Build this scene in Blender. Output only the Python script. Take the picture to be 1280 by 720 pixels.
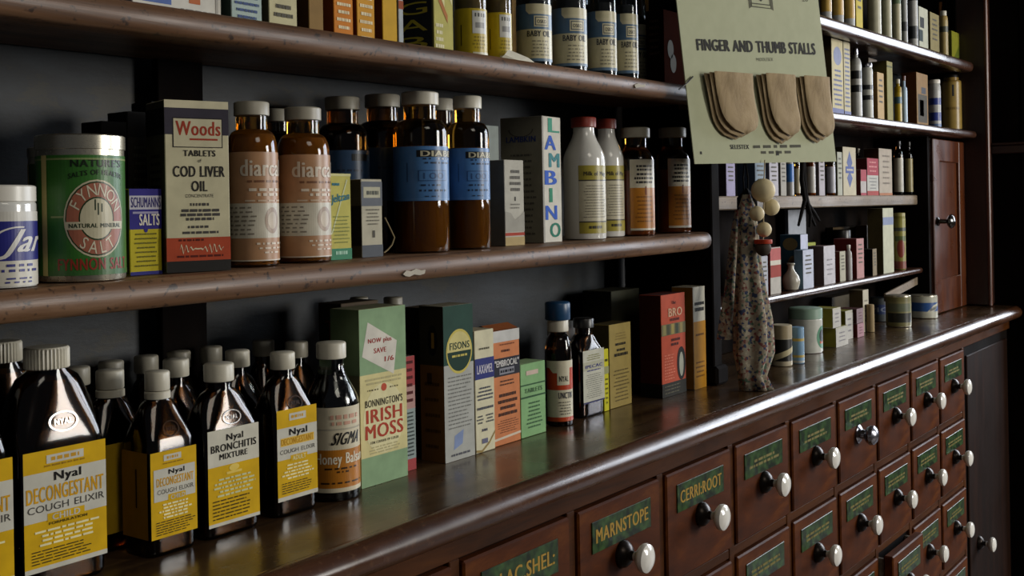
import bpy, bmesh, math, random
from mathutils import Vector, Matrix
random.seed(7)
scene = bpy.context.scene
COL = scene.collection
for o in list(bpy.data.objects): bpy.data.objects.remove(o)

# ---------------------------------------------------------------- camera
F = 1400.0; TILT = 0.018; HY = 259.5; TH = math.atan(1027 / F); ZC = 1.25   # focal length in px, roll, horizon row, yaw, eye height
cam_d = bpy.data.cameras.new('camera'); cam = bpy.data.objects.new('camera', cam_d); COL.objects.link(cam)
cam_d.sensor_fit = 'HORIZONTAL'; cam_d.sensor_width = 36; cam_d.lens = 36 * F / 1280
cam_d.shift_y = -(360 - HY) / 1280; cam_d.clip_start = 0.02
fw = Vector((math.cos(TH), math.sin(TH), 0)); rt = Vector((math.sin(TH), -math.cos(TH), 0)); up = Vector((0, 0, 1))
ra = math.atan(TILT)
cr = rt * math.cos(ra) + up * math.sin(ra) * -1; cu_ = up * math.cos(ra) + rt * math.sin(ra)
cam.matrix_world = Matrix((( cr.x, cu_.x, -fw.x, 0), (cr.y, cu_.y, -fw.y, 0), (cr.z, cu_.z, -fw.z, ZC), (0, 0, 0, 1)))
scene.camera = cam
# ---------------------------------------------------------------- light
w = bpy.data.worlds.new('world'); scene.world = w; w.use_nodes = True
w.node_tree.nodes['Background'].inputs[0].default_value = (0.80, 0.86, 1.0, 1); w.node_tree.nodes['Background'].inputs[1].default_value = 0.035
def area(name, loc, sy, sz, power, colr, rot):
    d = bpy.data.lights.new(name, 'AREA'); d.shape = 'RECTANGLE'; d.size = sy; d.size_y = sz; d.energy = power; d.color = colr
    o = bpy.data.objects.new(name, d); COL.objects.link(o); o.location = loc; o.rotation_euler = rot; return o
WIN = [(-0.85, 0.45), (-2.30, -1.0)]          # the two lights of the shop window in the far end wall (ranges across the room)
for i, (a, b) in enumerate(WIN):
    area('daylight', (5.72, (a + b) / 2, 2.05), 1.70, b - a, 58, (0.85, 0.91, 1.0), (0, math.radians(90), 0))
area('front_daylight', (3.05, -2.98, 1.70), 1.25, 1.2, 84, (1.0, 0.97, 0.91), (math.radians(90), 0, 0))
area('shop_ceiling_lamp', (0.2, -1.6, 2.75), 0.9, 0.9, 8, (1.0, 0.93, 0.80), (math.radians(25), 0, 0))
vs = scene.view_settings; vs.view_transform = 'Standard'; vs.look = 'None'; vs.exposure = 0.35; vs.gamma = 1; vs.use_curve_mapping = False

# ---------------------------------------------------------------- pixel -> world
NT = math.hypot(1, TILT); CT, ST = math.cos(TH), math.sin(TH)
def ray(px, py):
    a, b = px - 640, py - HY
    u, v = (a - b * TILT) / NT, (a * TILT + b) / NT
    return Vector((CT + u / F * ST, ST - u / F * CT, -v / F))
def ony(px, py, y):
    r = ray(px, py); r = r * (y / r.y); return Vector((r.x, r.y, r.z + ZC))
def dep(x, y): return x * CT + y * ST

# ---------------------------------------------------------------- materials
def lin(h):
    if not isinstance(h, str): return tuple(h)
    c = [int(h[i:i + 2], 16) / 255 for i in (0, 2, 4)]
    return tuple(x / 12.92 if x <= 0.04045 else ((x + 0.055) / 1.055) ** 2.4 for x in c)
MATS = {}
def base_mat(name):
    m = bpy.data.materials.new(name); m.use_nodes = True
    return m, m.node_tree, m.node_tree.nodes['Principled BSDF']
def nd(nt, t, **kw):
    n = nt.nodes.new(t)
    for k, v in kw.items(): setattr(n, k, v)
    return n
def paper(h, rough=0.68, var=0.16, spec=0.14):
    k = ('p', h, rough, spec)
    if k in MATS: return MATS[k]
    m, nt, b = base_mat('print_' + str(h)); c = lin(h)
    tc = nd(nt, 'ShaderNodeTexCoord'); no = nd(nt, 'ShaderNodeTexNoise'); no.inputs['Scale'].default_value = 55; no.inputs['Detail'].default_value = 5
    rp = nd(nt, 'ShaderNodeValToRGB'); rp.color_ramp.elements[0].position = 0.3; rp.color_ramp.elements[1].position = 0.72
    rp.color_ramp.elements[0].color = tuple(x * (1 - var) for x in c) + (1,); rp.color_ramp.elements[1].color = tuple(min(1, x * (1 + var * .3)) for x in c) + (1,)
    nt.links.new(tc.outputs['Object'], no.inputs['Vector']); nt.links.new(no.outputs['Fac'], rp.inputs[0]); nt.links.new(rp.outputs[0], b.inputs['Base Color'])
    b.inputs['Roughness'].default_value = rough; b.inputs['Specular IOR Level'].default_value = spec
    MATS[k] = m; return m
def solid(name, h, rough=0.4, metal=0.0, spec=0.5, coat=0.0):
    k = ('s', name)
    if k in MATS: return MATS[k]
    m, nt, b = base_mat(name); b.inputs['Base Color'].default_value = lin(h) + (1,)
    b.inputs['Roughness'].default_value = rough; b.inputs['Metallic'].default_value = metal; b.inputs['Specular IOR Level'].default_value = spec; b.inputs['Coat Weight'].default_value = coat
    no = nd(nt, 'ShaderNodeTexNoise'); no.inputs['Scale'].default_value = 40; mr = nd(nt, 'ShaderNodeMapRange')
    mr.inputs[3].default_value = max(0.02, rough - 0.06); mr.inputs[4].default_value = rough + 0.08
    nt.links.new(no.outputs['Fac'], mr.inputs[0]); nt.links.new(mr.outputs[0], b.inputs['Roughness'])
    MATS[k] = m; return m
def glass(name, h, rough=0.03, ior=1.45):
    k = ('g', name)
    if k in MATS: return MATS[k]
    m, nt, b = base_mat(name); b.inputs['Base Color'].default_value = lin(h) + (1,)
    b.inputs['Transmission Weight'].default_value = 1; b.inputs['Roughness'].default_value = rough; b.inputs['IOR'].default_value = ior
    MATS[k] = m; return m
def wood(name, c0, c1, c2, rough=0.3, scale=(3, 40, 40), bump=0.15, coat=0.25, spots=0.0, spotcol='0c0805'):
    k = ('w', name)
    if k in MATS: return MATS[k]
    m, nt, b = base_mat(name); L = nt.links.new
    tc = nd(nt, 'ShaderNodeTexCoord'); mp = nd(nt, 'ShaderNodeMapping'); mp.inputs['Scale'].default_value = scale
    n1 = nd(nt, 'ShaderNodeTexNoise'); n1.inputs['Scale'].default_value = 1; n1.inputs['Detail'].default_value = 9; n1.inputs['Roughness'].default_value = 0.68; n1.inputs['Distortion'].default_value = 0.6
    rp = nd(nt, 'ShaderNodeValToRGB'); e = rp.color_ramp.elements; e[0].position = 0.28; e[0].color = lin(c0) + (1,); e[1].position = 0.75; e[1].color = lin(c2) + (1,)
    x = e.new(0.5); x.color = lin(c1) + (1,)
    L(tc.outputs['Object'], mp.inputs[0]); L(mp.outputs[0], n1.inputs['Vector']); L(n1.outputs['Fac'], rp.inputs[0]); src = rp.outputs[0]
    if spots:
        n2 = nd(nt, 'ShaderNodeTexNoise'); n2.inputs['Scale'].default_value = 150; n2.inputs['Detail'].default_value = 3; L(tc.outputs['Object'], n2.inputs['Vector'])
        r2 = nd(nt, 'ShaderNodeValToRGB'); r2.color_ramp.elements[0].position = 0.60; r2.color_ramp.elements[1].position = 0.68; r2.color_ramp.elements[1].color = (spots,) * 3 + (1,)
        L(n2.outputs['Fac'], r2.inputs[0]); mx = nd(nt, 'ShaderNodeMixRGB'); L(r2.outputs[0], mx.inputs[0]); L(src, mx.inputs[1]); mx.inputs[2].default_value = lin(spotcol) + (1,); src = mx.outputs[0]
    L(src, b.inputs['Base Color'])
    n3 = nd(nt, 'ShaderNodeTexNoise'); n3.inputs['Scale'].default_value = 9; n3.inputs['Detail'].default_value = 6; L(tc.outputs['Object'], n3.inputs['Vector'])
    mr = nd(nt, 'ShaderNodeMapRange'); mr.inputs[1].default_value = 0.3; mr.inputs[2].default_value = 0.7; mr.inputs[3].default_value = max(0.04, rough - 0.1); mr.inputs[4].default_value = rough + 0.12
    L(n3.outputs['Fac'], mr.inputs[0]); L(mr.outputs[0], b.inputs['Roughness'])
    bp = nd(nt, 'ShaderNodeBump'); bp.inputs['Strength'].default_value = bump; bp.inputs['Distance'].default_value = 0.002; L(n1.outputs['Fac'], bp.inputs['Height']); L(bp.outputs[0], b.inputs['Normal'])
    b.inputs['Coat Weight'].default_value = coat; b.inputs['Coat Roughness'].default_value = max(0.05, rough - 0.1)
    MATS[k] = m; return m
W_TOP = wood('counter_wood', '2a1d13', '47331f', '604a30', 0.25, (3, 45, 45), 0.05, 0.25)
W_NOSE = wood('counter_nosing_wood', '28160c', '452816', '5e3a20', 0.26, (2, 40, 40), 0.10, 0.3, 0.35, '6a4a30')
W_DRAW = wood('drawer_wood', '2c1204', '4c2306', '6e3c0c', 0.5, (6, 45, 22), 0.12, 0.0)
W_DRAW.node_tree.nodes['Principled BSDF'].inputs['Specular IOR Level'].default_value = 0.10
W_FRAME = wood('carcass_wood', '241205', '422208', '5a320e', 0.48, (4, 40, 30), 0.12, 0.0)
W_FRAME.node_tree.nodes['Principled BSDF'].inputs['Specular IOR Level'].default_value = 0.10
W_SHELF = wood('shelf_wood', '3a2616', '6a4a30', '957458', 0.46, (3, 60, 60), 0.3, 0.08, 0.85, '24160d')
W_SHELFR = wood('polished_shelf_wood', '2a1710', '40261a', '5b3d2c', 0.30, (3, 60, 60), 0.12, 0.3, 0.3, '140b07')
W_RAW = wood('unvarnished_shelf_wood', '5b4d3e', '7a6a56', '978570', 0.6, (3, 60, 60), 0.25, 0, 0.7, '3c2f24')
W_DARK = wood('blackened_wood', '080605', '0f0a08', '160f0a', 0.8, (20, 20, 3), 0.2, 0.0)
W_DARK.node_tree.nodes['Principled BSDF'].inputs['Specular IOR Level'].default_value = 0.06
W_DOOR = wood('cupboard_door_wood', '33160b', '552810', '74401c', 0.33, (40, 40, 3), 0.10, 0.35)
W_POST = wood('post_wood', '1c0d08', '2a140b', '3b1d10', 0.4, (30, 30, 3), 0.10, 0.15)
W_END = wood('shadowed_door_wood', '120904', '1c0e07', '2a160b', 0.6, (30, 30, 3), 0.15, 0.0)  # shadow over the end bay door is put into this darker wood colour
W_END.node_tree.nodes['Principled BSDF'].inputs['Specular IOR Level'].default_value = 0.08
def back_paint():
    m, nt, b = base_mat('peeling_blue_grey_paint'); L = nt.links.new
    tc = nd(nt, 'ShaderNodeTexCoord'); n1 = nd(nt, 'ShaderNodeTexNoise'); n1.inputs['Scale'].default_value = 1; n1.inputs['Detail'].default_value = 10; n1.inputs['Roughness'].default_value = 0.7; mp = nd(nt, 'ShaderNodeMapping'); mp.inputs['Scale'].default_value = (7, 9, 16); L(tc.outputs['Object'], mp.inputs[0])
    r1 = nd(nt, 'ShaderNodeValToRGB'); e = r1.color_ramp.elements; e[0].position = 0.41; e[0].color = lin('26210f') + (1,); e[1].position = 0.46; e[1].color = lin('10161a') + (1,)
    x = e.new(0.8); x.color = lin('2c353e') + (1,)
    L(mp.outputs[0], n1.inputs['Vector']); L(n1.outputs['Fac'], r1.inputs[0]); L(r1.outputs[0], b.inputs['Base Color'])
    bp = nd(nt, 'ShaderNodeBump'); bp.inputs['Strength'].default_value = 0.3; bp.inputs['Distance'].default_value = 0.004; L(n1.outputs['Fac'], bp.inputs['Height']); L(bp.outputs[0], b.inputs['Normal'])
    b.inputs['Roughness'].default_value = 0.55; return m
M_BACK = back_paint()
def plaque_mat():
    m, nt, b = base_mat('gilt_green_glass_plaque'); L = nt.links.new
    tc = nd(nt, 'ShaderNodeTexCoord'); n1 = nd(nt, 'ShaderNodeTexNoise'); n1.inputs['Scale'].default_value = 70; n1.inputs['Detail'].default_value = 6
    r1 = nd(nt, 'ShaderNodeValToRGB'); e = r1.color_ramp.elements; e[0].position = 0.38; e[0].color = lin('0f1d10') + (1,); e[1].position = 0.7; e[1].color = lin('3c5a2c') + (1,)
    L(tc.outputs['Object'], n1.inputs['Vector']); L(n1.outputs['Fac'], r1.inputs[0]); L(r1.outputs[0], b.inputs['Base Color']); b.inputs['Roughness'].default_value = 0.3; return m
M_PLAQ = plaque_mat()
def floral_mat():
    m, nt, b = base_mat('floral_cotton'); L = nt.links.new
    tc = nd(nt, 'ShaderNodeTexCoord'); v = nd(nt, 'ShaderNodeTexVoronoi'); v.inputs['Scale'].default_value = 260
    r = nd(nt, 'ShaderNodeValToRGB'); r.color_ramp.interpolation = 'CONSTANT'; e = r.color_ramp.elements
    e[0].position = 0; e[0].color = lin('8e8470') + (1,); e[1].position = 0.46; e[1].color = lin('6e3a32') + (1,)
    for p, c in ((0.55, 'a49a84'), (0.68, '2c3654'), (0.80, '86705e'), (0.9, '465a48')):
        x = e.new(p); x.color = lin(c) + (1,)
    sp = nd(nt, 'ShaderNodeSeparateColor'); L(tc.outputs['Object'], v.inputs['Vector']); L(v.outputs['Color'], sp.inputs[0]); L(sp.outputs[0], r.inputs[0]); L(r.outputs[0], b.inputs['Base Color'])
    b.inputs['Roughness'].default_value = 0.8; return m
M_FLORAL = floral_mat()
AMBER = glass('amber_glass', 'b98330'); DAMBER = glass('dark_amber_glass', '7c4c20', 0.09); CLEAR = glass('clear_glass', 'e6ece8'); SMOKE = glass('grey_glass', '9aa0a4')
SYRUP = solid('dark_syrup', '0c0604', 0.12, 0, 0.6); TABLETS = solid('brown_contents', '7c622c', 0.5); PALEC = solid('tan_contents', 'a48648', 0.6); OIL = solid('grey_oil', '4a4a48', 0.15); HONEYC = solid('honey_contents', 'a2661a', 0.5)
RELIEF = solid('raised_glass', '3c2818', 0.07, 0, 1.0, 1.0); CREAMCAP = solid('cream_plastic', 'cfc9b6', 0.38); WHITECAP = solid('white_plastic', 'e2ddd0', 0.3); GREYCAP = solid('grey_cream_plastic', 'a39d8c', 0.42); REDCAP = solid('red_brown_plastic', '8a3020', 0.4); BLUECAP = solid('blue_plastic', '1c4468', 0.35); BLACKCAP = solid('black_plastic', '14120f', 0.35)  # grey-cream cap colour also carries painted shade on the back-row bottles
TINMETAL = solid('tinned_steel', 'c9c2ae', 0.28, 0.9); DMETAL = solid('dark_tarnished_metal', '2c241e', 0.32, 0.7); CHROME = solid('dull_nickel', '9a9aa2', 0.22, 0.95)
PORC = solid('white_porcelain', 'eeeae0', 0.12, 0, 0.6, 0.4); MILK = solid('milk_white_glass', 'd6d4cc', 0.14, 0, 0.6, 0.3)
LEATHER = wood('wrinkled_chamois', '7a6644', '9a8460', 'b29c76', 0.8, (30, 30, 14), 1.0, 0); CARD = paper('a9ab8b', 0.65, 0.06); BEADW = paper('d8c8a0', 0.5); REDW = paper('b03a20', 0.5); BLACKF = paper('14110f', 0.9)

# ---------------------------------------------------------------- mesh helpers
def link(name, me, parent=None, loc=None):
    o = bpy.data.objects.new(name, me); COL.objects.link(o)
    if parent is not None: o.parent = parent
    if loc is not None: o.location = loc
    return o
def mesh(name, vs_, fs, mats, mi=None, smooth=False, parent=None, loc=None, ang=38):
    me = bpy.data.meshes.new(name); me.from_pydata([tuple(v) for v in vs_], [], fs)
    for m in (mats if isinstance(mats, (list, tuple)) else [mats]): me.materials.append(m)
    if mi is not None: me.polygons.foreach_set('material_index', mi)
    if smooth:
        me.polygons.foreach_set('use_smooth', [True] * len(me.polygons)); me.update()
        me.set_sharp_from_angle(angle=math.radians(ang))
    me.update(); return link(name, me, parent, loc)
def thing(name, label, cat, loc, rz=0, group=None):
    o = bpy.data.objects.new(name, None); COL.objects.link(o); o.location = loc; o.rotation_euler = (0, 0, rz); o.empty_display_size = 0.02
    tag(o, label, cat, group); return o
def tag(o, label, cat, group=None):
    o['label'] = label; o['category'] = cat
    if group: o['group'] = group
    return o
def struct(o): o['kind'] = 'structure'; return o
def box_geo(x0, x1, y0, y1, z0, z1, bev=0.0006):
    bm = bmesh.new(); bmesh.ops.create_cube(bm, size=1)
    for v in bm.verts: v.co = Vector(((x0 + x1) / 2 + v.co.x * (x1 - x0), (y0 + y1) / 2 + v.co.y * (y1 - y0), (z0 + z1) / 2 + v.co.z * (z1 - z0)))
    if bev: bmesh.ops.bevel(bm, geom=bm.edges[:], offset=bev, segments=1, affect='EDGES')
    vs_ = [v.co.copy() for v in bm.verts]; fs = [[v.index for v in f.verts] for f in bm.faces]; ns = [f.normal.copy() for f in bm.faces]
    bm.normal_update(); ns = [f.normal.copy() for f in bm.faces]; bm.free(); return vs_, fs, ns
def box(name, x0, x1, y0, y1, z0, z1, mats, parent=None, bev=0.0006, loc=None):
    vs_, fs, ns = box_geo(x0, x1, y0, y1, z0, z1, bev)
    mats = mats if isinstance(mats, (list, tuple)) else [mats]
    mi = None
    if len(mats) == 3: mi = [1 if abs(n.x) > 0.8 else 2 if abs(n.z) > 0.8 else 0 for n in ns]
    return mesh(name, vs_, fs, mats, mi, False, parent, loc)
def merge(*geos):
    V, Fs = [], []
    for v, f in geos:
        b = len(V); V += v; Fs += [[i + b for i in q] for q in f]
    return V, Fs
def loft(rings, cap0=True, cap1=True, closed=True):
    n = len(rings[0]); V = [p for r in rings for p in r]; Fs = []
    for i in range(len(rings) - 1):
        for j in range(n if closed else n - 1):
            a = i * n + j; b = i * n + (j + 1) % n; Fs.append([a, b, b + n, a + n])
    if cap0: Fs.append(list(range(n))[::-1])
    if cap1: Fs.append([(len(rings) - 1) * n + j for j in range(n)])
    return V, Fs
def lathe(prof, seg=32, cx=0, cy=0, ribs=None):
    rings = []
    for k, (r, z) in enumerate(prof):
        ring = []
        for j in range(seg):
            a = 2 * math.pi * j / seg; rr = r
            if ribs and ribs[k]: rr = r * (1 - ribs[k] * (j % 2))
            ring.append(Vector((cx + rr * math.cos(a), cy + rr * math.sin(a), z)))
        rings.append(ring)
    return loft(rings)
def lathe_axis(prof, seg=20):      # axis along -Y: (radius, distance out)
    return loft([[Vector((r * math.cos(2 * math.pi * j / seg), -d, r * math.sin(2 * math.pi * j / seg))) for j in range(seg)] for r, d in prof])
def tube(pts, rad, seg=10):
    rings = []; n = len(pts)
    for i, p in enumerate(pts):
        t = (pts[min(i + 1, n - 1)] - pts[max(i - 1, 0)]).normalized()
        s = t.cross(Vector((0.13, 1, 0.07))).normalized(); q = t.cross(s); r = rad[i] if isinstance(rad, (list, tuple)) else rad
        rx, ry = r if isinstance(r, tuple) else (r, r)
        rings.append([p + s * rx * math.cos(2 * math.pi * j / seg) + q * ry * math.sin(2 * math.pi * j / seg) for j in range(seg)])
    return loft(rings)
def extrude_x(prof, xs, zs):       # prof: closed (y, z) outline; xs, zs: stations
    return loft([[Vector((x, y, z + dz)) for y, z in prof] for x, dz in zip(xs, zs)])

# ---------------------------------------------------------------- lettering
CH = 'ABCDEFGHIJKLMNOPQRSTUVWXYZabcdefghijklmnopqrstuvwxyz0123456789.,&:-/\'"'
GL = {}
def load_glyphs():
    tmp = {}
    for bold, off in ((0, 0.0), (1, 0.0)):
        for s in [c for c in CH] + ['H' + c + 'H' for c in CH] + ['HH']:
            cu = bpy.data.curves.new('glyph', 'FONT'); cu.body = s; cu.size = 1; cu.resolution_u = 3; cu.offset = off
            o = bpy.data.objects.new('glyph', cu); COL.objects.link(o); tmp[(bold, s)] = o
    dg = bpy.context.evaluated_depsgraph_get(); dg.update(); G = {}
    for k, o in tmp.items():
        e = o.evaluated_get(dg); me = e.to_mesh(); V = [(v.co.x, v.co.y) for v in me.vertices]; P = [list(p.vertices) for p in me.polygons]; e.to_mesh_clear()
        xs = [v[0] for v in V]; G[k] = (V, P, max(xs) - min(xs))
    for k, o in tmp.items():
        cu = o.data; bpy.data.objects.remove(o); bpy.data.curves.remove(cu)
    for b in (0, 1):
        ch = max(v[1] for v in G[(b, 'H')][0])
        for c in CH: GL[(b, c)] = ([(x / ch, y / ch) for x, y in G[(b, c)][0]], G[(b, c)][1], (G[(b, 'H' + c + 'H')][2] - G[(b, 'HH')][2]) / ch)
load_glyphs()
def slice_u(P, Q, du):            # cut flat print into narrow upright strips so it can follow a curved label
    us = [p[0] for p in P]; a, b = min(us), max(us)
    if b - a < du: return P, Q
    bm = bmesh.new(); vv = [bm.verts.new((u, v, 0)) for u, v in P]
    for q in Q:
        try: bm.faces.new([vv[i] for i in q])
        except ValueError: pass
    k = math.ceil(a / du + 1e-6)
    while k * du < b - 1e-6:
        bmesh.ops.bisect_plane(bm, geom=bm.verts[:] + bm.edges[:] + bm.faces[:], plane_co=(k * du, 0, 0), plane_no=(1, 0, 0), dist=1e-6); k += 1
    bm.verts.index_update(); R = [(v.co.x, v.co.y) for v in bm.verts], [[v.index for v in f.verts] for f in bm.faces]; bm.free(); return R
class Art:
    """flat print on a face, in face coordinates u (left-right 0..1) and v (bottom-top 0..1)"""
    def __init__(s): s.items = []; s.gloss = False
    def poly(s, pts, col, lay=1): s.items.append((pts, [list(range(len(pts)))], col, lay)); return s
    def r(s, u0, v0, u1, v1, col, lay=1, sl=0.0):
        n = 1; P = []; Fs = []
        for i in range(n + 1):
            u = u0 + (u1 - u0) * i / n; d = sl * i / n; P += [(u, v0 + d), (u, v1 + d)]
            if i: Fs.append([2 * i - 2, 2 * i, 2 * i + 1, 2 * i - 1])
        s.items.append((P, Fs, col, lay)); return s
    def t(s, txt, u0, u1, v, h, col, bold=1, lay=3, shear=0.0, sl=0.0, arc=0.0):
        x = 0; P = []; Fs = []
        for c in txt:
            if c == ' ': x += 0.55; continue
            V, Q, adv = GL[(bold, c)]
            b = len(P); P += [(x + a, y) for a, y in V]; Fs += [[i + b for i in q] for q in Q]; x += adv + (.07 if bold else 0)
        xs = [p[0] for p in P]; x0, x1 = min(xs), max(xs); k = (u1 - u0) / (x1 - x0)
        Q = []
        for a, y in P:
            t_ = (a - x0) / (x1 - x0); Q.append((u0 + (a - x0) * k + shear * y * h, v + y * h + sl * t_ + arc * (1 - (2 * t_ - 1) ** 2)))
        for i, dx in enumerate((0, -.05, .05) if bold else (0,)): s.items.append(([(a + dx * k, y) for a, y in Q], Fs, col, lay + .2 * i))
        return s
    def words(s, u0, u1, v, h, col, lay=3, sl=0.0, cen=True, seed=0):
        rg = random.Random(seed + int(v * 997) + int(u0 * 131)); m = (u1 - u0) * (rg.random() * 0.18 if cen else 0); a, e = u0 + m, u1 - (m if cen else (u1 - u0) * rg.random() * .25); P = []; Fs = []
        while a < e - 0.015:
            b = min(e, a + (0.25 + rg.random()) * 0.13 * (u1 - u0) / 0.8); k = len(P); f = sl / (u1 - u0)
            P += [(a, v + f * (a - u0)), (b, v + f * (b - u0)), (b, v + h + f * (b - u0)), (a, v + h + f * (a - u0))]; Fs.append([k, k + 1, k + 2, k + 3]); a = b + 0.022
        if Fs: s.items.append((P, Fs, col, lay))
        return s
    def para(s, u0, u1, vt, vb, n, col, k=0.42, lay=3, cen=True, seed=0):
        d = (vt - vb) / n
        for i in range(n): s.words(u0, u1, vt - d * (i + 1) + d * (1 - k) / 2, d * k, col, lay, 0, cen, seed + i)
        return s
    def scribble(s, u0, u1, v, h, col):
        n = 40; P = []; Fs = []
        for i in range(n + 1):
            t = i / n; y = v + h * math.sin(t * 58) * (.5 + .5 * math.sin(t * 9 + 1)); P += [(u0 + (u1 - u0) * t, y), (u0 + (u1 - u0) * t + .008, y + h * .28)]
            if i: Fs.append([2 * i - 2, 2 * i, 2 * i + 1, 2 * i - 1])
        s.items.append((P, Fs, col, 3)); return s
    def e(s, cu, cv, ru, rv, col, lay=2, n=28, a0=0, a1=360, rin=0.0):
        P = []; Fs = []; a0, a1 = math.radians(a0), math.radians(a1)
        for i in range(n + 1):
            a = a0 + (a1 - a0) * i / n; P += [(cu + ru * math.cos(a), cv + rv * math.sin(a)), (cu + ru * rin * math.cos(a), cv + rv * rin * math.sin(a))]
            if i: Fs.append([2 * i - 2, 2 * i, 2 * i + 1, 2 * i - 1])
        s.items.append((P, Fs, col, lay)); return s
    def ringtext(s, txt, cu, cv, ru, rv, h, a0, a1, col, lay=4, bottom=False):
        n = len(txt)
        for i, c in enumerate(txt):
            if c == ' ': continue
            a = math.radians(a0 + (a1 - a0) * (i + .5) / n); V, Q, adv = GL[(1, c)]; P = []
            for x, y in V:
                x = (x - adv / 2) * 0.9; y = y - 0.5
                if bottom: dx, dy = -math.sin(a), math.cos(a); nx, ny = -math.cos(a), -math.sin(a)
                else: dx, dy = math.sin(a), -math.cos(a); nx, ny = math.cos(a), math.sin(a)
                P.append((cu + ru * math.cos(a) + (dx * x + nx * y) * h * ru / rv, cv + rv * math.sin(a) + (dy * x + ny * y) * h))
            s.items.append((P, Q, col, lay))
        return s
    def build(s, name, mp, parent, du=0):
        V, Fs, mi, mats = [], [], [], []
        for P, Q, col, lay in s.items:
            if du: P, Q = slice_u(P, Q, du)
            m = (paper(col, .36, .16, .45) if s.gloss or du else paper(col)) if isinstance(col, str) else col
            if m not in mats: mats.append(m)
            k = mats.index(m); b = len(V); V += [mp(u, v, lay) for u, v in P]; Fs += [[i + b for i in q] for q in Q]; mi += [k] * len(Q)
        if not V: return None
        return mesh(name, V, Fs, mats, mi, False, parent)
EPS = 0.00013
def split_build(art, mp, parent, base='printed_panel', over='lettering', du=0):
    lo, hi = Art(), Art(); lo.items = [i for i in art.items if i[3] < 3 or len(i[1]) < 2]; hi.items = [i for i in art.items if i[3] >= 3 and len(i[1]) >= 2]
    for it in lo.items:
        q = Art(); q.items = [it]; q.build(base, mp, parent, du)
    hi.build(over, mp, parent, du)

# ---------------------------------------------------------------- the setting
X0, X1 = -0.6, 3.14; YB = 0.925
ZT = ZC - 0.28                                    # counter top
def zmid(x): return ZC - 0.0505 + 0.0075 * (x - 0.5)
def ztop(x): return ZC + 0.1655 + 0.0065 * (x - 0.5)
def zr1(x): return ZC + 0.343 + 0.012 * (x - 2.0)
def zr2(x): return ZC + 0.1665 + 0.010 * (x - 2.0)
def zr3(x): return ZC + 0.0125
def zr4(x): return ZC - 0.1655 + 0.003 * (x - 2.0)
def zcnt(x): return ZT
struct(box('floor', -1.5, 5.6, -2.8, 1.0, -0.04, 0, wood('floor_boards', '2a1a10', '3a2415', '4a301e', 0.5), None, 0))
struct(box('wall_back', X0 - .4, 5.6, YB + .012, YB + .09, 0, 2.7, M_BACK, None, 0))
# panelled return at the end of the counter, and the far end wall with the shop window
def endwall():
    o = struct(box('wall_return', X1, X1 + .06, 0.632, YB + .09, 0, 2.7, W_DARK, None, 0.002))
    for z0, z1, dx in ((ZC + 0.118, ZC + 0.140, 0.014), (ZC + 0.140, ZC + 0.147, 0.02), (0.05, 0.2, 0.012), (2.2, 2.3, 0.014)):
        box('panel_rail', X1 - dx, X1, 0.632, 0.725, z0, z1, W_POST, o, 0.002)
    box('panel_stile', X1 - 0.010, X1, 0.632, 0.652, 0.2, 2.2, W_DARK, o, 0.002)
    g = []
    for a in ((0.5, 1.02, 0, 3.2), (-2.8, -2.35, 0, 3.2), (-2.35, 0.5, 0, 1.16), (-2.35, 0.5, 2.94, 3.2)):
        v, f, n = box_geo(5.6, 5.69, a[0], a[1], a[2], a[3], 0); g.append((v, f))
    V, Fs = merge(*g); struct(mesh('wall_right', V, Fs, M_BACK))
    g = [box_geo(a, b, -2.89, -2.80, c, d, 0)[:2] for a, b, c, d in ((1.6, 2.4, 0, 3.2), (3.7, 5.69, 0, 3.2), (2.4, 3.7, 0, 1.06), (2.4, 3.7, 2.34, 3.2))]
    V, Fs = merge(*g); struct(mesh('wall_front', V, Fs, M_BACK))
    f = struct(box('window_2', 2.38, 3.72, -2.90, -2.78, 1.04, 1.08, W_POST, None, 0.003))
    for x in (2.4, 3.64): box('window_mullion', x, x + .06, -2.87, -2.80, 1.08, 2.34, W_POST, f, 0.003)
endwall()
wf = struct(box('window_1', 5.58, 5.70, -2.35, 0.5, 1.14, 1.18, W_POST, None, 0.003))
for a in ((-2.35, -2.29, 1.18, 2.94), (0.44, 0.5, 1.18, 2.94), (-0.98, -0.87, 1.18, 2.94)): box('window_mullion', 5.6, 5.67, a[0], a[1], a[2], a[3], W_POST, wf, 0.003)
box('window_head', 5.6, 5.67, -2.35, 0.5, 2.88, 2.94, W_POST, wf, 0.003)
post = struct(box('trim_1', X1 - 0.055, X1 - 0.001, 0.725, 0.80, ZT + .001, 2.6, W_POST, None, 0.004))
box('bead', X1 - 0.062, X1 - 0.05, 0.718, 0.728, ZT + .001, 2.6, W_DOOR, post, 0.003)

# ---------------------------------------------------------------- worktop and drawer cabinet
ct = thing('counter_top', 'long polished dark wooden counter top with rounded front edge', 'counter', (1.3, 0.8, ZT))
def rel(o, par):
    o.parent = par; o.matrix_parent_inverse = Matrix.Translation(par.location).inverted(); return o
rel(box('slab', X0, X1 - .002, 0.676, YB + .008, ZT - 0.022, ZT, W_TOP, None, 0.0008), ct)
pr = []
for i in range(15):                               # bullnose
    a = math.radians(90 + 180 * i / 14); pr.append((0.6765 + 0.0175 * math.cos(a) * 1.1, ZT - 0.0165 + 0.0165 * math.sin(a)))
pr = pr[::1] + [(0.680, ZT - 0.033), (0.6892, ZT - 0.036), (0.6892, ZT - .002), (0.679, ZT - .0012)]
V, Fs = extrude_x(pr, [X0, X1 - .002], [0, 0]); rel(mesh('nosing', V, Fs, W_NOSE, None, True, None, None, 50), ct)

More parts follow.
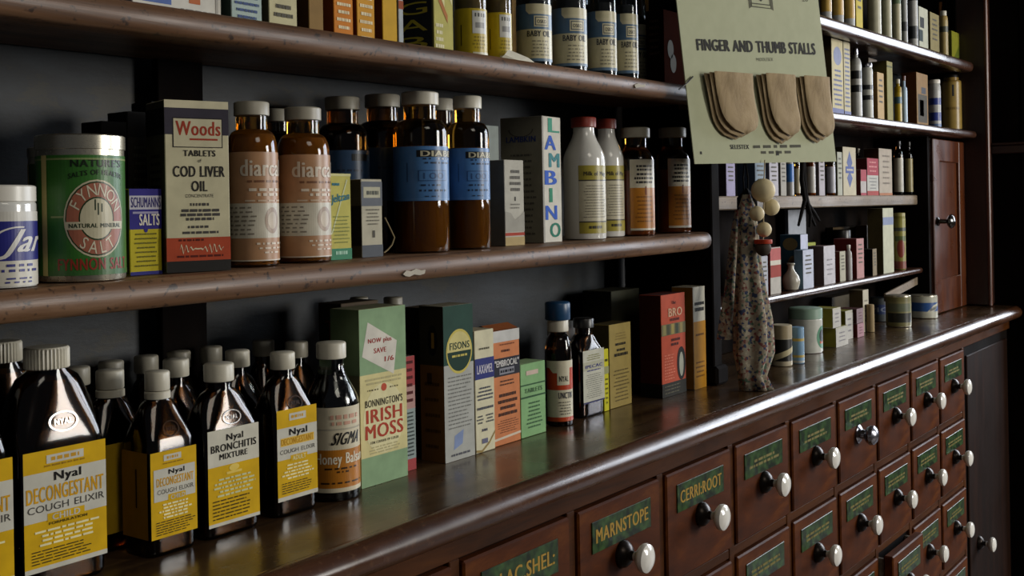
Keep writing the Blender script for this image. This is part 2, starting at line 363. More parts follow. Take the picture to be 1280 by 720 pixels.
cab = thing('drawer_cabinet', 'wooden apothecary cabinet of many small drawers with porcelain knobs under the counter', 'cabinet', (1.3, 0.8, 0))
YD = 0.690; PITCH = 0.2045; DW = 0.187; ROWP = 0.157; DH = 0.139; ZD = ZC - 0.343
XC = [0.845 + PITCH * i for i in range(-4, 9)]
V, Fs = merge(*[box_geo(a, b, c, d, e, f, 0)[:2] for a, b, c, d, e, f in ((X0, X1 - .003, YD + 0.006, YB, 0.10, ZT - 0.023), (X0, X1 - .003, YD + .03, YB, 0.0, 0.10))])
rel(mesh('carcass', V, Fs, W_DARK), cab)
rel(box('top_rail', X0, X1 - .003, YD, YD + 0.02, ZD + 0.003, ZT - 0.0345, W_FRAME, None, 0.001), cab)
for i, x in enumerate(XC + [XC[-1] + PITCH]):
    rel(box('stile', x - 0.0165, x - 0.001, YD, YD + 0.02, 0.1, ZD + 0.003, W_FRAME, None, 0.001), cab)
for r in range(1, 6):
    z = ZD - ROWP * r + 0.002
    if z - 0.014 > 0.1:
        for x in XC: rel(box('rail', x - 0.001, x + DW + 0.001, YD + .001, YD + 0.02, z, z + 0.0135, W_FRAME, None, 0.001), cab)
NAMES = {(4, 0): 'C.LAC.SHEL:', (5, 0): 'MARNSTOPE', (6, 0): 'CERRI:ROOT'}
kn_w, kn_wf = lathe_axis([(0.005, 0.016), (0.0065, 0.021), (0.012, 0.0235), (0.0165, 0.0275), (0.0175, 0.031), (0.0165, 0.0345), (0.012, 0.0375), (0.006, 0.039), (0.001, 0.0393)])
kn_b, kn_bf = lathe_axis([(0.0165, 0), (0.0165, 0.002), (0.0150, 0.006), (0.0105, 0.0105), (0.006, 0.0125), (0.0052, 0.0165)])
kn_m, kn_mf = lathe_axis([(0.0165, 0), (0.0165, 0.002), (0.009, 0.007), (0.008, 0.012), (0.014, 0.016), (0.0175, 0.022), (0.0165, 0.028), (0.011, 0.033), (0.004, 0.0352), (0.0005, 0.0354)])
GOLDW = solid('worn_gilt', '6e6428', 0.5, 0.2); GOLD = solid('gilt_lettering', 'a8842e', 0.4, 0.3)
meshes = {}
for ci, x in enumerate(XC):
    for r in range(5):
        zt = ZD - ROWP * r; zb = zt - DH
        if zb < 0.1 or (ci < 3 and r > 1): continue
        out = 0.022 if (ci, r) == (10, 2) else 0.0
        d = link('drawer', meshes.get('d') or mesh('tmp', *box_geo(0, DW, 0, 0.018, -DH, 0, 0.0022)[:2], W_DRAW).data, None)
        if 'd' not in meshes:
            meshes['d'] = d.data; bpy.data.objects.remove(bpy.data.objects['tmp'])
        d.location = (x, YD - 0.0045 - out, zt); rel(d, cab)
        if out:
            V, Fs = merge(*[box_geo(*q, 0)[:2] for q in ((0.006, 0.014, 0.018, 0.06, -DH + .005, -.008), (DW - .014, DW - .006, 0.018, 0.06, -DH + .005, -.008), (0.014, DW - .014, .018, .06, -DH + .005, -DH + .01))])
            mesh('drawer_box', V, Fs, W_RAW, None, False, d)
        pl = link('name_plate', meshes.get('pl') or mesh('tmp', *box_geo(0.026, DW - 0.026, -0.0016, 0, -0.053, -0.017, 0.0004)[:2], M_PLAQ).data, d)
        if 'pl' not in meshes: meshes['pl'] = pl.data; bpy.data.objects.remove(bpy.data.objects['tmp'])
        A = Art(); nm = NAMES.get((ci, r))
        if nm: A.t(nm, 0.06, 0.94, 0.30, 0.44, GOLD, 1)
        else: A.para(0.10, 0.90, 0.68, 0.30, 2, GOLDW, .55, 3, True, ci * 7 + r)
        A.build('lettering', lambda u, v, l: Vector((0.026 + u * (DW - 0.052), -0.00165 - l * EPS * .5, -0.053 + v * 0.036)), d)
        metal = (ci, r) == (9, 0)
        for nmn, vv, ff, mm in ((('knob', kn_m, kn_mf, CHROME),) if metal else (('knob', kn_w, kn_wf, PORC), ('knob_rosette', kn_b, kn_bf, DMETAL))):
            key = nmn + mm.name
            k = link(nmn, meshes.get(key) or mesh('tmp', vv, ff, mm, None, True).data, d)
            if key not in meshes: meshes[key] = k.data; bpy.data.objects.remove(bpy.data.objects['tmp'])
            k.location = (DW * 0.5, 0, -DH * 0.5)
# plain, shade-darkened cupboard bay at the far end, with its own porcelain knob
xe = XC[-1] + PITCH
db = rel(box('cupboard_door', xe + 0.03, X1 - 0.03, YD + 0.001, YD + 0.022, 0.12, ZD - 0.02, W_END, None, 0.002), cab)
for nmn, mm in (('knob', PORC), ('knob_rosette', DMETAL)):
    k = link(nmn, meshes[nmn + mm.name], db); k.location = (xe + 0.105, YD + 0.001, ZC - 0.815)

# ---------------------------------------------------------------- shelving
sh = thing('shelving', 'dark wooden wall shelving with worn shelf boards above the counter', 'shelving', (1.3, YB, ZT))
def nose_prof(yf, yb, t, drop=0.0, n=9):
    if drop < 0: return [(yf + .002, 0), (yf, -.002), (yf, -t + .002), (yf + .002, -t), (yb, -t), (yb, 0)]
    P = []; r = t / 2
    for i in range(n):
        a = math.radians(90 + 180 * i / (n - 1)); P.append((yf + r * 0.75 + r * 0.75 * math.cos(a), -r + r * math.sin(a)))
    if drop: P += [(yf + 0.030, -t), (yf + 0.032, -t + drop), (yb, -t + drop)]
    else: P += [(yb, -t)]
    P += [(yb, 0)]; return P
def shelf(name, xa, xb, yf, yb, t, zf, mat, drop=0.0, roundend=False):
    pr = nose_prof(yf, yb, t, drop); xs = [xa + (xb - xa) * i / 6 for i in range(7)]; yo = [0] * 7
    rings = [[Vector((x, y, z + zf(x))) for y, z in pr] for x in xs]
    if roundend:
        for k in range(1, 11):
            a = math.radians(9 * k); dx, dy = 0.105 * math.sin(a), 0.052 * (1 - math.cos(a))
            rings.append([Vector((xb + dx, y + dy * max(0, 1 - max(0, y - yf - .033) / .12), z + zf(xb + dx))) for y, z in pr])
    V, Fs = loft(rings); return rel(mesh(name, V, Fs, mat, None, True, None, None, 40), sh)
shelf('shelf_board', X0, 1.465, 0.742, YB, 0.024, zmid, W_SHELF, 0.004, True)
shelf('shelf_board', X0, 1.465, 0.742, YB, 0.024, ztop, W_SHELF, 0.008, True)
shelf('shelf_board', 1.601, 3.04, 0.745, YB, 0.026, zr1, W_SHELFR, 0.004)
shelf('shelf_board', 1.601, 3.06, 0.745, YB, 0.018, zr2, W_SHELFR)
shelf('shelf_board', 1.601, 2.775, 0.815, YB, 0.023, zr3, W_RAW, -1)
shelf('shelf_board', 1.601, 2.775, 0.805, YB, 0.013, zr4, W_SHELFR)
rel(box('upright', 1.572, 1.600, 0.772, YB, ZT + .001, 2.3, W_DARK, None, 0.002), sh)
rel(box('plinth_block', 1.566, 1.606, 0.764, 0.80, ZT + .001, ZT + 0.030, W_DARK, None, 0.004), sh)
rel(box('batten', 0.672, 0.726, YB - 0.010, YB, ZT + .001, 2.0, W_DARK, None, 0.001), sh)
for zz in (ZC + 0.03, ZC - 0.10): pass
rel(box('back_panel', 1.6005, 2.7775, YB - 0.004, YB, ZT + .001, 2.0, W_DARK, None, 0), sh)
rel(box('upright', 2.778, 2.795, 0.79, YB, ZT + .001, zr2(2.78) - .02, W_DARK, None, 0.001), sh)
rel(box('bracket', *[ony(p, 66, 0.80).x for p in (1106, 1116)], 0.836, 0.88, zr1(2.3) - 0.044, zr1(2.3) - 0.024, W_RAW, None, 0.001), sh)
for pts in (((504, 343), (508, 338), (514, 339), (520, 336), (527, 338), (532, 337), (531, 342), (525, 344), (518, 343), (512, 346), (507, 345)), ((793, 106), (798, 104), (802, 106), (807, 105), (806, 109), (799, 109), (795, 110))):
    V = [ony(a, b, .7412 - .0008) for a, b in pts]; rel(mesh('paint_chip', V + [v + Vector((0, .004, 0)) for v in V], [list(range(len(V)))] + [[i, (i + 1) % len(V), (i + 1) % len(V) + len(V), i + len(V)] for i in range(len(V))], paper('b8b0a0')), sh)
box_ = ony(775, 140, 0.91)
rel(mesh('cable_pipe', *tube([Vector((box_.x, 0.912, ZT + .002)), Vector((box_.x, 0.912, 1.7))], 0.0055), solid('grey_painted_pipe', '8a8c90', 0.4), None, True), sh)

# cupboard at the end of the counter
cb = thing('wall_cupboard', 'small brown wooden cupboard with panelled door at the counter end', 'cupboard', (2.94, 0.80, ZT + .001))
XD0, XD1, ZDT = 2.800, 3.082, ZC + 0.150
rel(box('carcass', XD0, XD1, 0.802, YB, ZT + .001, ZDT, W_DARK, None, 0.001), cb)
dr = rel(box('door', XD0 + .001, XD1, 0.790, 0.8015, ZT + .002, ZDT, W_DOOR, None, 0.001), cb)
for q in ((XD0 + .001, XD0 + .052, ZT + .002, ZDT), (XD1 - .05, XD1, ZT + .002, ZDT)): box('door_stile', q[0], q[1], 0.782, 0.790, q[2], q[3], W_DOOR, dr, 0.002)
for q in ((ZT + .002, ZT + .085), (ZDT - .055, ZDT)): box('door_rail', XD0 + .052, XD1 - .05, 0.7825, 0.790, q[0], q[1], W_DOOR, dr, 0.002)
kc = ony(1168, 277, 0.782)
kb = mesh('knob', *lathe_axis([(0.011, 0), (0.011, 0.003), (0.006, 0.006), (0.0055, 0.022), (0.012, 0.025), (0.0175, 0.030), (0.0175, 0.034), (0.012, 0.040), (0.001, 0.042)]), solid('ebonised_knob', '15100d', 0.2, 0, .6, .5), None, True, dr); kb.location = (XD0 + 0.024, 0.782, kc.z)

# ---------------------------------------------------------------- builders for the goods
def carton(name, label, cat, px, py, Y, dp, front, side=None, topc=None, art=None, sart=None, yaw=0, group=None, zf=zcnt, flap=None, z0=None, wk=1.0):
    pm = (py[0] + py[1]) / 2; a, b = ony(px[0], pm, Y), ony(px[1], pm, Y); x = (a.x + b.x) / 2; w_ = (b.x - a.x) * wk
    z = (max(zf(a.x), zf(b.x)) + .0003 if z0 is None else z0 + .0004); h = ony((px[0] + px[1]) / 2, py[0], Y).z - z
    t = thing(name, label, cat, (x, Y, z), math.radians(yaw), group)
    f, s, tp = (paper(c) if isinstance(c, str) else c for c in (front, side or front, topc or side or front))
    bd = box('box_body', -w_ / 2, w_ / 2, 0, dp, 0, h, [f, s, tp], t)
    if art: split_build(art, lambda u, v, l: Vector((-w_ / 2 + u * w_, -0.0001 - l * EPS, v * h)), bd)
    if sart: split_build(sart, lambda u, v, l: Vector((-w_ / 2 - 0.0001 - l * EPS, dp * (1 - u), v * h)), bd, 'side_panel', 'side_lettering')
    if flap: mesh('top_flap', [Vector((-w_ / 2, 0.002, h + .0005)), Vector((w_ / 2, .002, h + .0005)), Vector((w_ / 2, dp * .5, h + .006)), Vector((-w_ / 2, dp * .5, h + .006)), Vector((w_ / 2, dp, h + .001)), Vector((-w_ / 2, dp, h + .001))], [[0, 1, 2, 3], [3, 2, 4, 5]], paper(flap), None, False, t)
    t['w'] = w_; t['h'] = h; return t
def bottle_prof(r, h, zs, zt, nr, ctop, shape='round'):
    P = [(r * 0.90, 0), (r * .98, h * 0.006), (r, h * 0.022), (r, h * zs * .5), (r, h * zs)]; n = 9
    for i in range(1, n + 1):
        t = i / n
        k = math.sqrt(max(0, 1 - t * t)) if shape == 'round' else (1 - t) if shape == 'cone' else 0.5 + 0.5 * math.cos(math.pi * t)
        P.append((r * (nr + (1 - nr) * k), h * (zs + (zt - zs) * t)))
    P.append((r * nr, h * ctop)); return P
def cap_geo(r, z0, z1, ribs=False, seg=None):
    b = (z1 - z0) * 0.10
    pr = [(r * .96, z0), (r, z0 + b * .4), (r, z1 - b), (r * .96, z1 - b * .3), (r * .90, z1), (r * 0.3, z1 + .0003)]
    return lathe(pr, seg or (72 if ribs else 32), ribs=[.06, .06, .06, .05, 0, 0] if ribs else None)
def label_cyl(t, r, h, v0, v1, span, a0, col, art, cy, name='label', parent=None):
    mp = lambda u, v, l: Vector(((r + .0003 + l * EPS) * math.sin(math.radians(a0 + (u - .5) * span)), cy - (r + .0003 + l * EPS) * math.cos(math.radians(a0 + (u - .5) * span)), h * (v0 + (v1 - v0) * v)))
    n = max(8, int(span / 5)); V = []; Fs = []
    for i in range(n + 1):
        V += [mp(i / n, 0, 0), mp(i / n, 1, 0)]
        if i: Fs.append([2 * i - 2, 2 * i, 2 * i + 1, 2 * i - 1])
    lb = mesh(name, V, Fs, paper(col, .36, .16, .45) if isinstance(col, str) else col, None, True, t)
    if art: split_build(art, mp, lb, 'printed_band', 'lettering', 5.0 / span)
    return lb
def rbottle(name, label, cat, px, py, Y, gl, cap=None, content=None, fill=None, zs=.70, zt=.83, nr=.6, ch=.09, cr=.66, shape='round', lab=None, zf=zcnt, group=None, ribs=False, seg=32, collar=None, yaw=0):
    pm = (py[0] + py[1]) / 2; c = (px[0] + px[1]) / 2; p = ony(c, pm, Y); u = (c - 640) / F
    r = 0.5 * (px[1] - px[0]) * dep(p.x, Y) / F / math.sqrt(1 + u * u)
    for _ in range(3):
        p = ony(c, pm, Y + r); r = 0.5 * (px[1] - px[0]) * dep(p.x, Y + r) / F / math.sqrt(1 + u * u)
    z = zf(p.x) + .0004; h = ony(c, py[0], Y + r).z - z
    t = thing(name, label, cat, (p.x, Y + r, z), math.radians(yaw), group)
    pr = bottle_prof(r, h, zs, zt, nr, 1 - ch * .5, shape)
    body = mesh('bottle_body', *lathe(pr, seg), gl, None, True, t)
    if content:
        fz = (fill or zs) * h; q = [(max(.001, a * .93), max(b, .002)) for a, b in pr if b < fz - .001] + [(pr[0][0] * .9 if False else max(.001, [a for a, b in pr if b <= fz][-1] * .93), fz)]
        mesh('contents', *lathe(q, seg), content, None, True, t)
    if cap: mesh('cap', *cap_geo(r * cr, h * (1 - ch), h, ribs), cap, None, True, t)
    if collar: mesh('collar', *cap_geo(r * collar[0], h * collar[1], h * collar[2]), collar[3], None, True, t)
    if lab: label_cyl(t, r, h, lab[0], lab[1], lab[2], lab[3], lab[4], lab[5], 0)
    return t
def sup(hw, hd, n, z, seg=40, cy=0.0):
    R = []
    for j in range(seg):
        a = 2 * math.pi * (j + .5) / seg; c, s = math.cos(a), math.sin(a)
        R.append(Vector((hw * math.copysign(abs(c) ** (2 / n), c), cy + hd * math.copysign(abs(s) ** (2 / n), s), z)))
    return R
def qbottle(name, label, cat, px, py, Y, dp, gl, cap, content, zs, zt, nr, ch, cr, lab=None, art=None, sart=None, zf=zcnt, group=None, ribs=False, emb=True, fill=.9, necking=True, ztop_abs=None, x=None, w_=None, nexp=6, labinset=.03, ring=False):
    """flat-sided medicine bottle; px are the edges of its front face"""
    if x is None:
        a, b = ony(px[0], py[1], Y), ony(px[1], py[1], Y); x = (a.x + b.x) / 2; w_ = b.x - a.x
    z = zf(x) + .0004; h = (ztop_abs if ztop_abs else ony((px[0] + px[1]) / 2, py[0], Y + dp / 2).z) - z
    hw, hd = w_ / 2, dp / 2; t = thing(name, label, cat, (x, Y + hd, z), 0, group)
    def sec(f):
        if f <= zs: return hw, hd, nexp
        t_ = min(1, (f - zs) / (zt - zs)); k = math.sqrt(max(0, 1 - t_ ** 2.0)); r = nr * hw
        return r + (hw - r) * k, r + (hd - r) * (1 - t_ ** 1.1), 2 + (nexp - 2) * max(0, 1 - t_) ** 3
    fr = [0.0, .012, .03, zs * .5, zs] + [zs + (zt - zs) * i / 9 for i in range(1, 10)] + [1 - ch * .5]
    rings = []
    for i, f in enumerate(fr):
        a, b, n = sec(f); k = .93 if i == 0 else .985 if i == 1 else 1; rings.append(sup(a * k, b * k, n, f * h))
    mesh('bottle_body', *loft(rings), gl, None, True, t, None, 50)
    if content:
        ri = []
        for f in [x_ for x_ in fr if x_ < fill] + [fill]:
            a, b, n = sec(f); ri.append(sup(a * .93, b * .90, n, max(.003, f * h)))
        mesh('contents', *loft(ri), content, None, True, t, None, 50)
    cradius = cr * hw
    if ring: mesh('neck_ring', *cap_geo(cradius * 1.03, h * (1 - ch * 1.45), h * (1 - ch * 1.04)), cap, None, True, t)
    mesh('cap', *cap_geo(cradius, h * (1 - ch), h, ribs), cap, None, True, t)
    if lab:
        v0, v1, bc = lab; i0 = -hw * (1 - labinset * 2)
        mp = lambda u, v, l: Vector((i0 + u * (-2 * i0), -hd - .0003 - l * EPS, h * (v0 + (v1 - v0) * v)))
        A = Art(); A.r(0, 0, 1, 1, bc, 0)
        lb = A.build('label', mp, t)
        if art: split_build(art, mp, lb, 'printed_band')
        if sart:
            A = Art(); ws = lambda u, v, l: Vector((-hw - .0003 - l * EPS, hd * .85 - u * hd * 1.7, h * (v0 + (v1 - v0) * v)))
            A.r(0, 0, 1, 1, sart, 0); sl_ = A.build('side_label', ws, t)
            A = Art(); A.r(.55, .35, .60, .8, '2a2010', 3); A.build('lettering', ws, sl_)
    if emb:
        gl = RELIEF
        A = Art(); zc_ = zs + (zt - zs) * .30; A.e(.5, .5, .5, .5, gl, 1, 26, 0, 360, .86); A.t('NYAL', .2, .8, .36, .28, gl, 1, 1)
        def em(u, v, l):
            f = zc_ + (v - .5) * .085; a, b, n = sec(f); return Vector(((u - .5) * w_ * .34, -b - .0006 - l * .0003, f * h))
        A.build('embossed_mark', em, t)
    t['h'] = h; t['w'] = w_; return t

# ---------------------------------------------------------------- counter: cough mixtures
YE, WH, BK, CR = 'd4a80c', 'cac6b6', '1c1814', 'd8cfa4'
def nyal_big(child=True):
    A = Art(); A.r(0, 0, 1, .04, WH, 1).r(0, .415, 1, .82, WH, 1)
    A.r(.27, .40, .72, .468, YE, 2).r(.27, .885, .72, .955, WH, 2).words(.30, .69, .905, .03, 'c8962a', 3)
    A.words(.24, .74, .86, .014, 'a07a10').t('Nyal', .36, .68, .735, .07, BK, 1)
    A.t('DECONGESTANT', .03, .96, .575, .125, 'd09a10', 1).t('COUGH ELIXIR', .04, .97, .492, .058, '4a4640', 0)
    A.t('CHILD', .33, .66, .408, .05, WH, 1).t('FORMULATION', .29, .75, .372, .022, '5a4a10', 1)
    A.para(.12, .9, .35, .20, 4, 'efe6b0', .45).para(.08, .92, .185, .06, 5, '3a3010', .35, 3, False); return A
def nyal_patch():
    A = Art(); A.r(.28, .885, .66, .955, WH, 2).words(.32, .62, .905, .03, 'c8962a').words(.22, .75, .85, .014, 'a07a10')
    A.r(.06, .43, .96, .80, WH, 2).r(.36, .42, .74, .49, YE, 2.5)
    A.t('Nyal', .38, .72, .725, .055, BK, 1).t('DECONGESTANT', .12, .92, .60, .095, 'd09a10', 1).t('COUGH ELIXIR', .13, .92, .51, .05, '4a4640', 0)
    A.t('CHILD', .42, .72, .425, .05, WH, 1).para(.14, .9, .40, .21, 5, 'efe6b0', .5).para(.1, .95, .20, .03, 6, '3a3010', .38, 3, False); return A
def nyal_bron():
    A = Art(); A.r(0, 0, 1, .035, WH, 1).r(0, .62, 1, 1, 'd0cbb8', 1).t('Nyal', .36, .68, .875, .065, BK, 1).t('BRONCHITIS', .06, .94, .77, .075, BK, 1).t('MIXTURE', .22, .76, .685, .06, BK, 1)
    A.e(.5, .58, .10, .035, 'e6c860', 2).r(.35, .52, .65, .545, 'e6c860', 2).para(.1, .92, .50, .29, 5, 'cfd09a', .45).para(.08, .92, .28, .06, 6, '4a3c08', .36, 3, False); return A
def nyal_four():
    A = Art(); A.r(0, 0, 1, .045, WH, 1).r(0, .45, 1, .80, WH, 1).r(.3, .87, .72, .95, WH, 2).words(.34, .68, .895, .03, 'c8962a').t('Nyal', .30, .74, .71, .07, BK, 1)
    A.r(.08, .60, .92, .69, 'e0b850', 2).t('DECONGESTANT', .1, .9, .61, .07, 'c08a10', 1).t('COUGH ELIXIR', .06, .94, .515, .045, '4a4640', 0).r(.32, .42, .74, .485, YE, 2).t('ADULT', .37, .7, .425, .05, 'e8dca0', 1)
    A.para(.1, .9, .40, .22, 5, 'efe6b0', .45).para(.1, .92, .2, .07, 5, '3a3010', .36, 3, False); return A
zbig = ZC - 0.1004
qbottle('medicine_bottle', 'large amber cough elixir bottle, its child formulation label yellow and white', 'bottle', (26, 136), (433, 640), .778, .046, DAMBER, CREAMCAP, SYRUP, .60, .905, .40, .092, .46, (.085, .585, YE), nyal_big(), None, ribs=True, ztop_abs=zbig, fill=.86)
qbottle('medicine_bottle', 'large amber bottle cut off by the left edge, ribbed cream cap', 'bottle', None, None, .778, .046, DAMBER, CREAMCAP, SYRUP, .60, .905, .40, .092, .46, (.085, .585, YE), nyal_big(), None, ribs=True, ztop_abs=zbig, x=.4055, w_=.0700, labinset=.005, fill=.86)
qbottle('medicine_bottle', 'large ribbed-cap bottle behind the large child elixir bottle, at the left edge', 'bottle', None, None, .848, .046, DAMBER, CREAMCAP, SYRUP, .60, .905, .40, .092, .46, (.085, .585, YE), None, None, ribs=True, emb=False, ztop_abs=zbig, x=ony(1, 436, .871).x, w_=.0700, fill=.86)
zs_ = ZC - 0.1312
SM = dict(zs=.62, zt=.855, nr=.34, ch=.105, cr=.44)
qbottle('medicine_bottle', 'cough elixir bottle whose yellow label wraps round its side, ringed cap', 'bottle', (188, 247), (462, 640), .775, .040, DAMBER, CREAMCAP, SYRUP, lab=(.10, .575, YE), art=nyal_patch(), sart='b07c14', ztop_abs=zs_, fill=.84, ring=True, labinset=.012, **SM)
qbottle('medicine_bottle', 'dark bottle with half white, half yellow bronchitis mixture label', 'bottle', (258, 326), (453, 610), .776, .036, DAMBER, CREAMCAP, SYRUP, lab=(.07, .63, YE), art=nyal_bron(), ztop_abs=zs_ - .001, fill=.84, **SM)
qbottle('medicine_bottle', 'slim dark elixir bottle beside the honey balsam bottle, yellow label with white bands', 'bottle', (345, 398), (438, 580), .778, .036, DAMBER, CREAMCAP, SYRUP, lab=(.10, .66, YE), art=nyal_four(), ztop_abs=zs_, fill=.84, **SM)
# honey balsam
A = Art(); A.r(0, 0, 1, .05, 'd8cdb0', 1).r(0, .05, 1, .50, 'b8741c', 1).r(0, .50, 1, .53, 'd8cdb0', 1).r(0, .73, 1, .75, 'b8b09a', 1)
A.t('SIGMA', .364, .632, .56, .14, BK, 1, 3, .3).t('Honey Balsam', .236, .72, .335, .125, 'f0e6cc', 1).words(.3, .62, .27, .02, '3a2408').words(.38, .58, .23, .02, '3a2408').words(.25, .7, .10, .02, '3a2408').words(.34, .66, .86, .05, 'd0a088').words(.36, .66, .79, .04, 'd0a088')
rbottle('medicine_bottle', 'round bottle of honey balsam with cream and amber-brown label', 'bottle', (382, 449), (427, 629), .770, CLEAR, CREAMCAP, SYRUP, .80, .60, .87, .46, .105, .56, 'cos', (.06, .60, 250, -15, 'd8cdb0', A))
# bottles in the rows behind, shade painted into their duller labels and caps
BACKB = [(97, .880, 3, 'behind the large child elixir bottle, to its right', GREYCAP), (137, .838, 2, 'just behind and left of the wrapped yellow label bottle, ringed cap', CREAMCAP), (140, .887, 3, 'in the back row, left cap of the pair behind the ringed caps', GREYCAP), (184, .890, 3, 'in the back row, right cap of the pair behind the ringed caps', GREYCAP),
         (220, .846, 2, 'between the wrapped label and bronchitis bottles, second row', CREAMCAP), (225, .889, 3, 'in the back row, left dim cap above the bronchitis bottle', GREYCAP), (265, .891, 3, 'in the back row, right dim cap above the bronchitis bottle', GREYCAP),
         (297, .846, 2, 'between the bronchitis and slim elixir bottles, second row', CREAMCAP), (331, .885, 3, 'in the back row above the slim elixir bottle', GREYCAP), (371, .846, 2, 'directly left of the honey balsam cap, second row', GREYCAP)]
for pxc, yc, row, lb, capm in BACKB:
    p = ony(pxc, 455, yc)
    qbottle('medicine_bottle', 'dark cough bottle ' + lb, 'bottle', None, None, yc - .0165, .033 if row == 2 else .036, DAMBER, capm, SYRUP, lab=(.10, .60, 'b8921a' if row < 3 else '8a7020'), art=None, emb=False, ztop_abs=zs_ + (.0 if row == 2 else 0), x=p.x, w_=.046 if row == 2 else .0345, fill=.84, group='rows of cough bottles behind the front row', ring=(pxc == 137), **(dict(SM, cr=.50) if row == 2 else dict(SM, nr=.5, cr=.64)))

# ---------------------------------------------------------------- counter: cartons and bottles in the middle
A = Art(); A.r(0, 0, 1, .165, '8aa67e', 1).r(0, .165, 1, .63, 'd8cc92', 1).r(0, .63, 1, 1, '8aa67e', 1)
A.e(.5, .37, .44, .20, 'e0d7a6', 2).poly([(.18, .925), (.80, .80), (.72, .61), (.05, .735)], 'd8d2c4', 2)
A.t('NOW plus', .18, .68, .805, .025, 'a03a34', 1, 3).t('SAVE', .30, .56, .745, .028, 'a03a34', 1, 3).t('1/6', .53, .72, .69, .028, 'a03a34', 1, 3)
A.e(.5, .545, .06, .022, 'c0553c', 3).words(.15, .38, .535, .008, '5a5236').words(.62, .85, .535, .008, '5a5236')
A.t("BONNINGTON'S", .10, .90, .445, .04, '3a3424', 1).t('IRISH', .12, .88, .355, .075, 'b0442e', 1).t('MOSS', .10, .90, .265, .078, 'b0442e', 1).t('FOR COUGHS OF COLDS', .20, .80, .235, .014, '3a3424', 1).para(.1, .9, .61, .565, 2, 'b8ae80', .5).para(.1, .9, .222, .175, 3, 'b8ae80', .5)
SA = Art(); SA.r(0, .63, 1, 1, '70845e', 1)
carton('medicine_carton', 'tall green and cream irish moss carton with white price sticker', 'box', (450, 508), (384, 604), .790, .040, 'd8cc92', '6e6c50', '9c9a78', A, SA)
A = Art(); A.t('T', .3, .7, .78, .12, '6e2a20', 0, 2).t('O', .3, .7, .62, .12, '6e2a20', 0, 2)
carton('medicine_carton', 'dark brown carton hidden behind the irish moss carton', 'box', (428, 475), (377, 590), .840, .034, '5a4c3c', '3c3228', None, None, A)
for px, lb in (((438, 463), 'left of the two dark round lids showing above the irish moss carton'), ((480, 506), 'right of the two dark round lids showing above the irish moss carton')):
    rbottle('medicine_jar', 'dark jar, ' + lb, 'jar', px, (371, 570), .884, DAMBER, GREYCAP, None, None, .8, .86, .8, .08, .92)
A = Art(); A.r(0, .74, 1, 1, 'a84848', 1).r(0, .54, 1, .74, 'b89088', 1).r(0, .1, 1, .54, '93a09c', 1).r(0, 0, 1, .10, 'a84848', 1).para(.15, .85, .98, .58, 6, '5a2424', .4).para(.12, .88, .52, .12, 12, '48504e', .4)
carton('medicine_carton', 'narrow red and grey carton between irish moss and dark green cartons', 'box', (506, 519), (445, 583), .802, .03, '93a09c', '5a4a44', None, A)
A = Art(); A.r(0, .62, 1, 1, '27463a', 1).r(0, 0, 1, .62, 'aeaea6', 1).e(.52, .70, .44, .145, 'c9b95c', 2).e(.52, .70, .40, .128, '1f3a2e', 2.3, 20, 180, 360).e(.52, .70, .40, .128, 'd2c682', 2.3, 20, 0, 180).t('FISONS', .2, .86, .715, .045, '1f3a2e', 1).words(.2, .85, .665, .014, 'c9b95c').para(.12, .92, .55, .2, 14, '7a7a74', .32, 3, False).poly([(.32, .16), (.62, .19), (.58, .10), (.28, .07)], '8494b8', 2).words(.1, .92, .03, .014, '5a5a60')
SA = Art(); SA.r(0, .62, 1, 1, '2c281a', 1).r(0, 0, 1, .62, '6e4a1e', 1).e(.55, .78, .2, .10, '14140e', 2).r(.5, .73, .62, .83, '8a6a2c', 3).para(.2, .9, .55, .05, 5, '4a3010', .2, 3, False).r(.3, .5, .5, .57, '3a2410', 3)
carton('medicine_carton', 'tall carton with dark green top, oval emblem and silvery lower half', 'box', (555, 592), (381, 573), .790, .034, 'aeaea6', '6e4a1e', '9a927a', A, SA)
carton('medicine_carton', 'plain dark carton standing behind the dark green and silver carton', 'box', (525, 552), (383, 545), .846, .025, '2c2820', '1e1a16', '6a5c4a')
A = Art(); A.r(0, .60, 1, .77, '343a78', 1).t('LAXAMEL', .1, .92, .645, .07, 'd0ccd8', 1).words(.1, .9, .84, .015, '6a6654').para(.06, .94, .54, .42, 4, '5a5a60', .45).words(.05, .95, .35, .02, '5a5a60').para(.05, .4, .31, .23, 3, '6a6a66', .5).para(.52, .95, .31, .23, 3, '6a6a66', .5).words(.3, .6, .17, .02, '4a4a60').r(.3, .07, .6, .11, '6a6a80', 3).poly([(.0, .03), (.3, .02), (.7, .08), (1, .16), (1, .14), (.7, .06), (.3, .0), (0, .01)], '9a8450', 2)
carton('medicine_carton', 'slim cream carton with navy blue band', 'box', (594, 618), (412, 561), .790, .028, 'd6cfae', '8a8266', 'b4a88a', A)
A = Art(); A.r(0, .90, 1, 1, 'c8c6c0', 1).r(0, .60, 1, .76, '2c2c34', 1).r(.22, .615, .78, .67, '8a8a92', 2).t('"EMBROCAL"', .05, .95, .685, .055, 'd8d4d0', 1).words(.25, .75, .63, .022, '24242c').words(.3, .65, .81, .02, '5a3020').words(.1, .95, .87, .012, '8a5030')
A.para(.15, .85, .57, .51, 2, '5a3828', .4).para(.15, .88, .46, .24, 4, '4a2c20', .5).para(.12, .92, .22, .10, 6, '7a4a30', .35).r(0, .045, 1, .065, 'd8c8b0', 1, .02)
carton('medicine_carton', 'orange carton with black name band and brown bent top flap', 'box', (617, 650), (412, 553), .794, .034, 'cc7f50', '8a5230', '7a4422', A, None, 0, None, zcnt, '8c4e28')
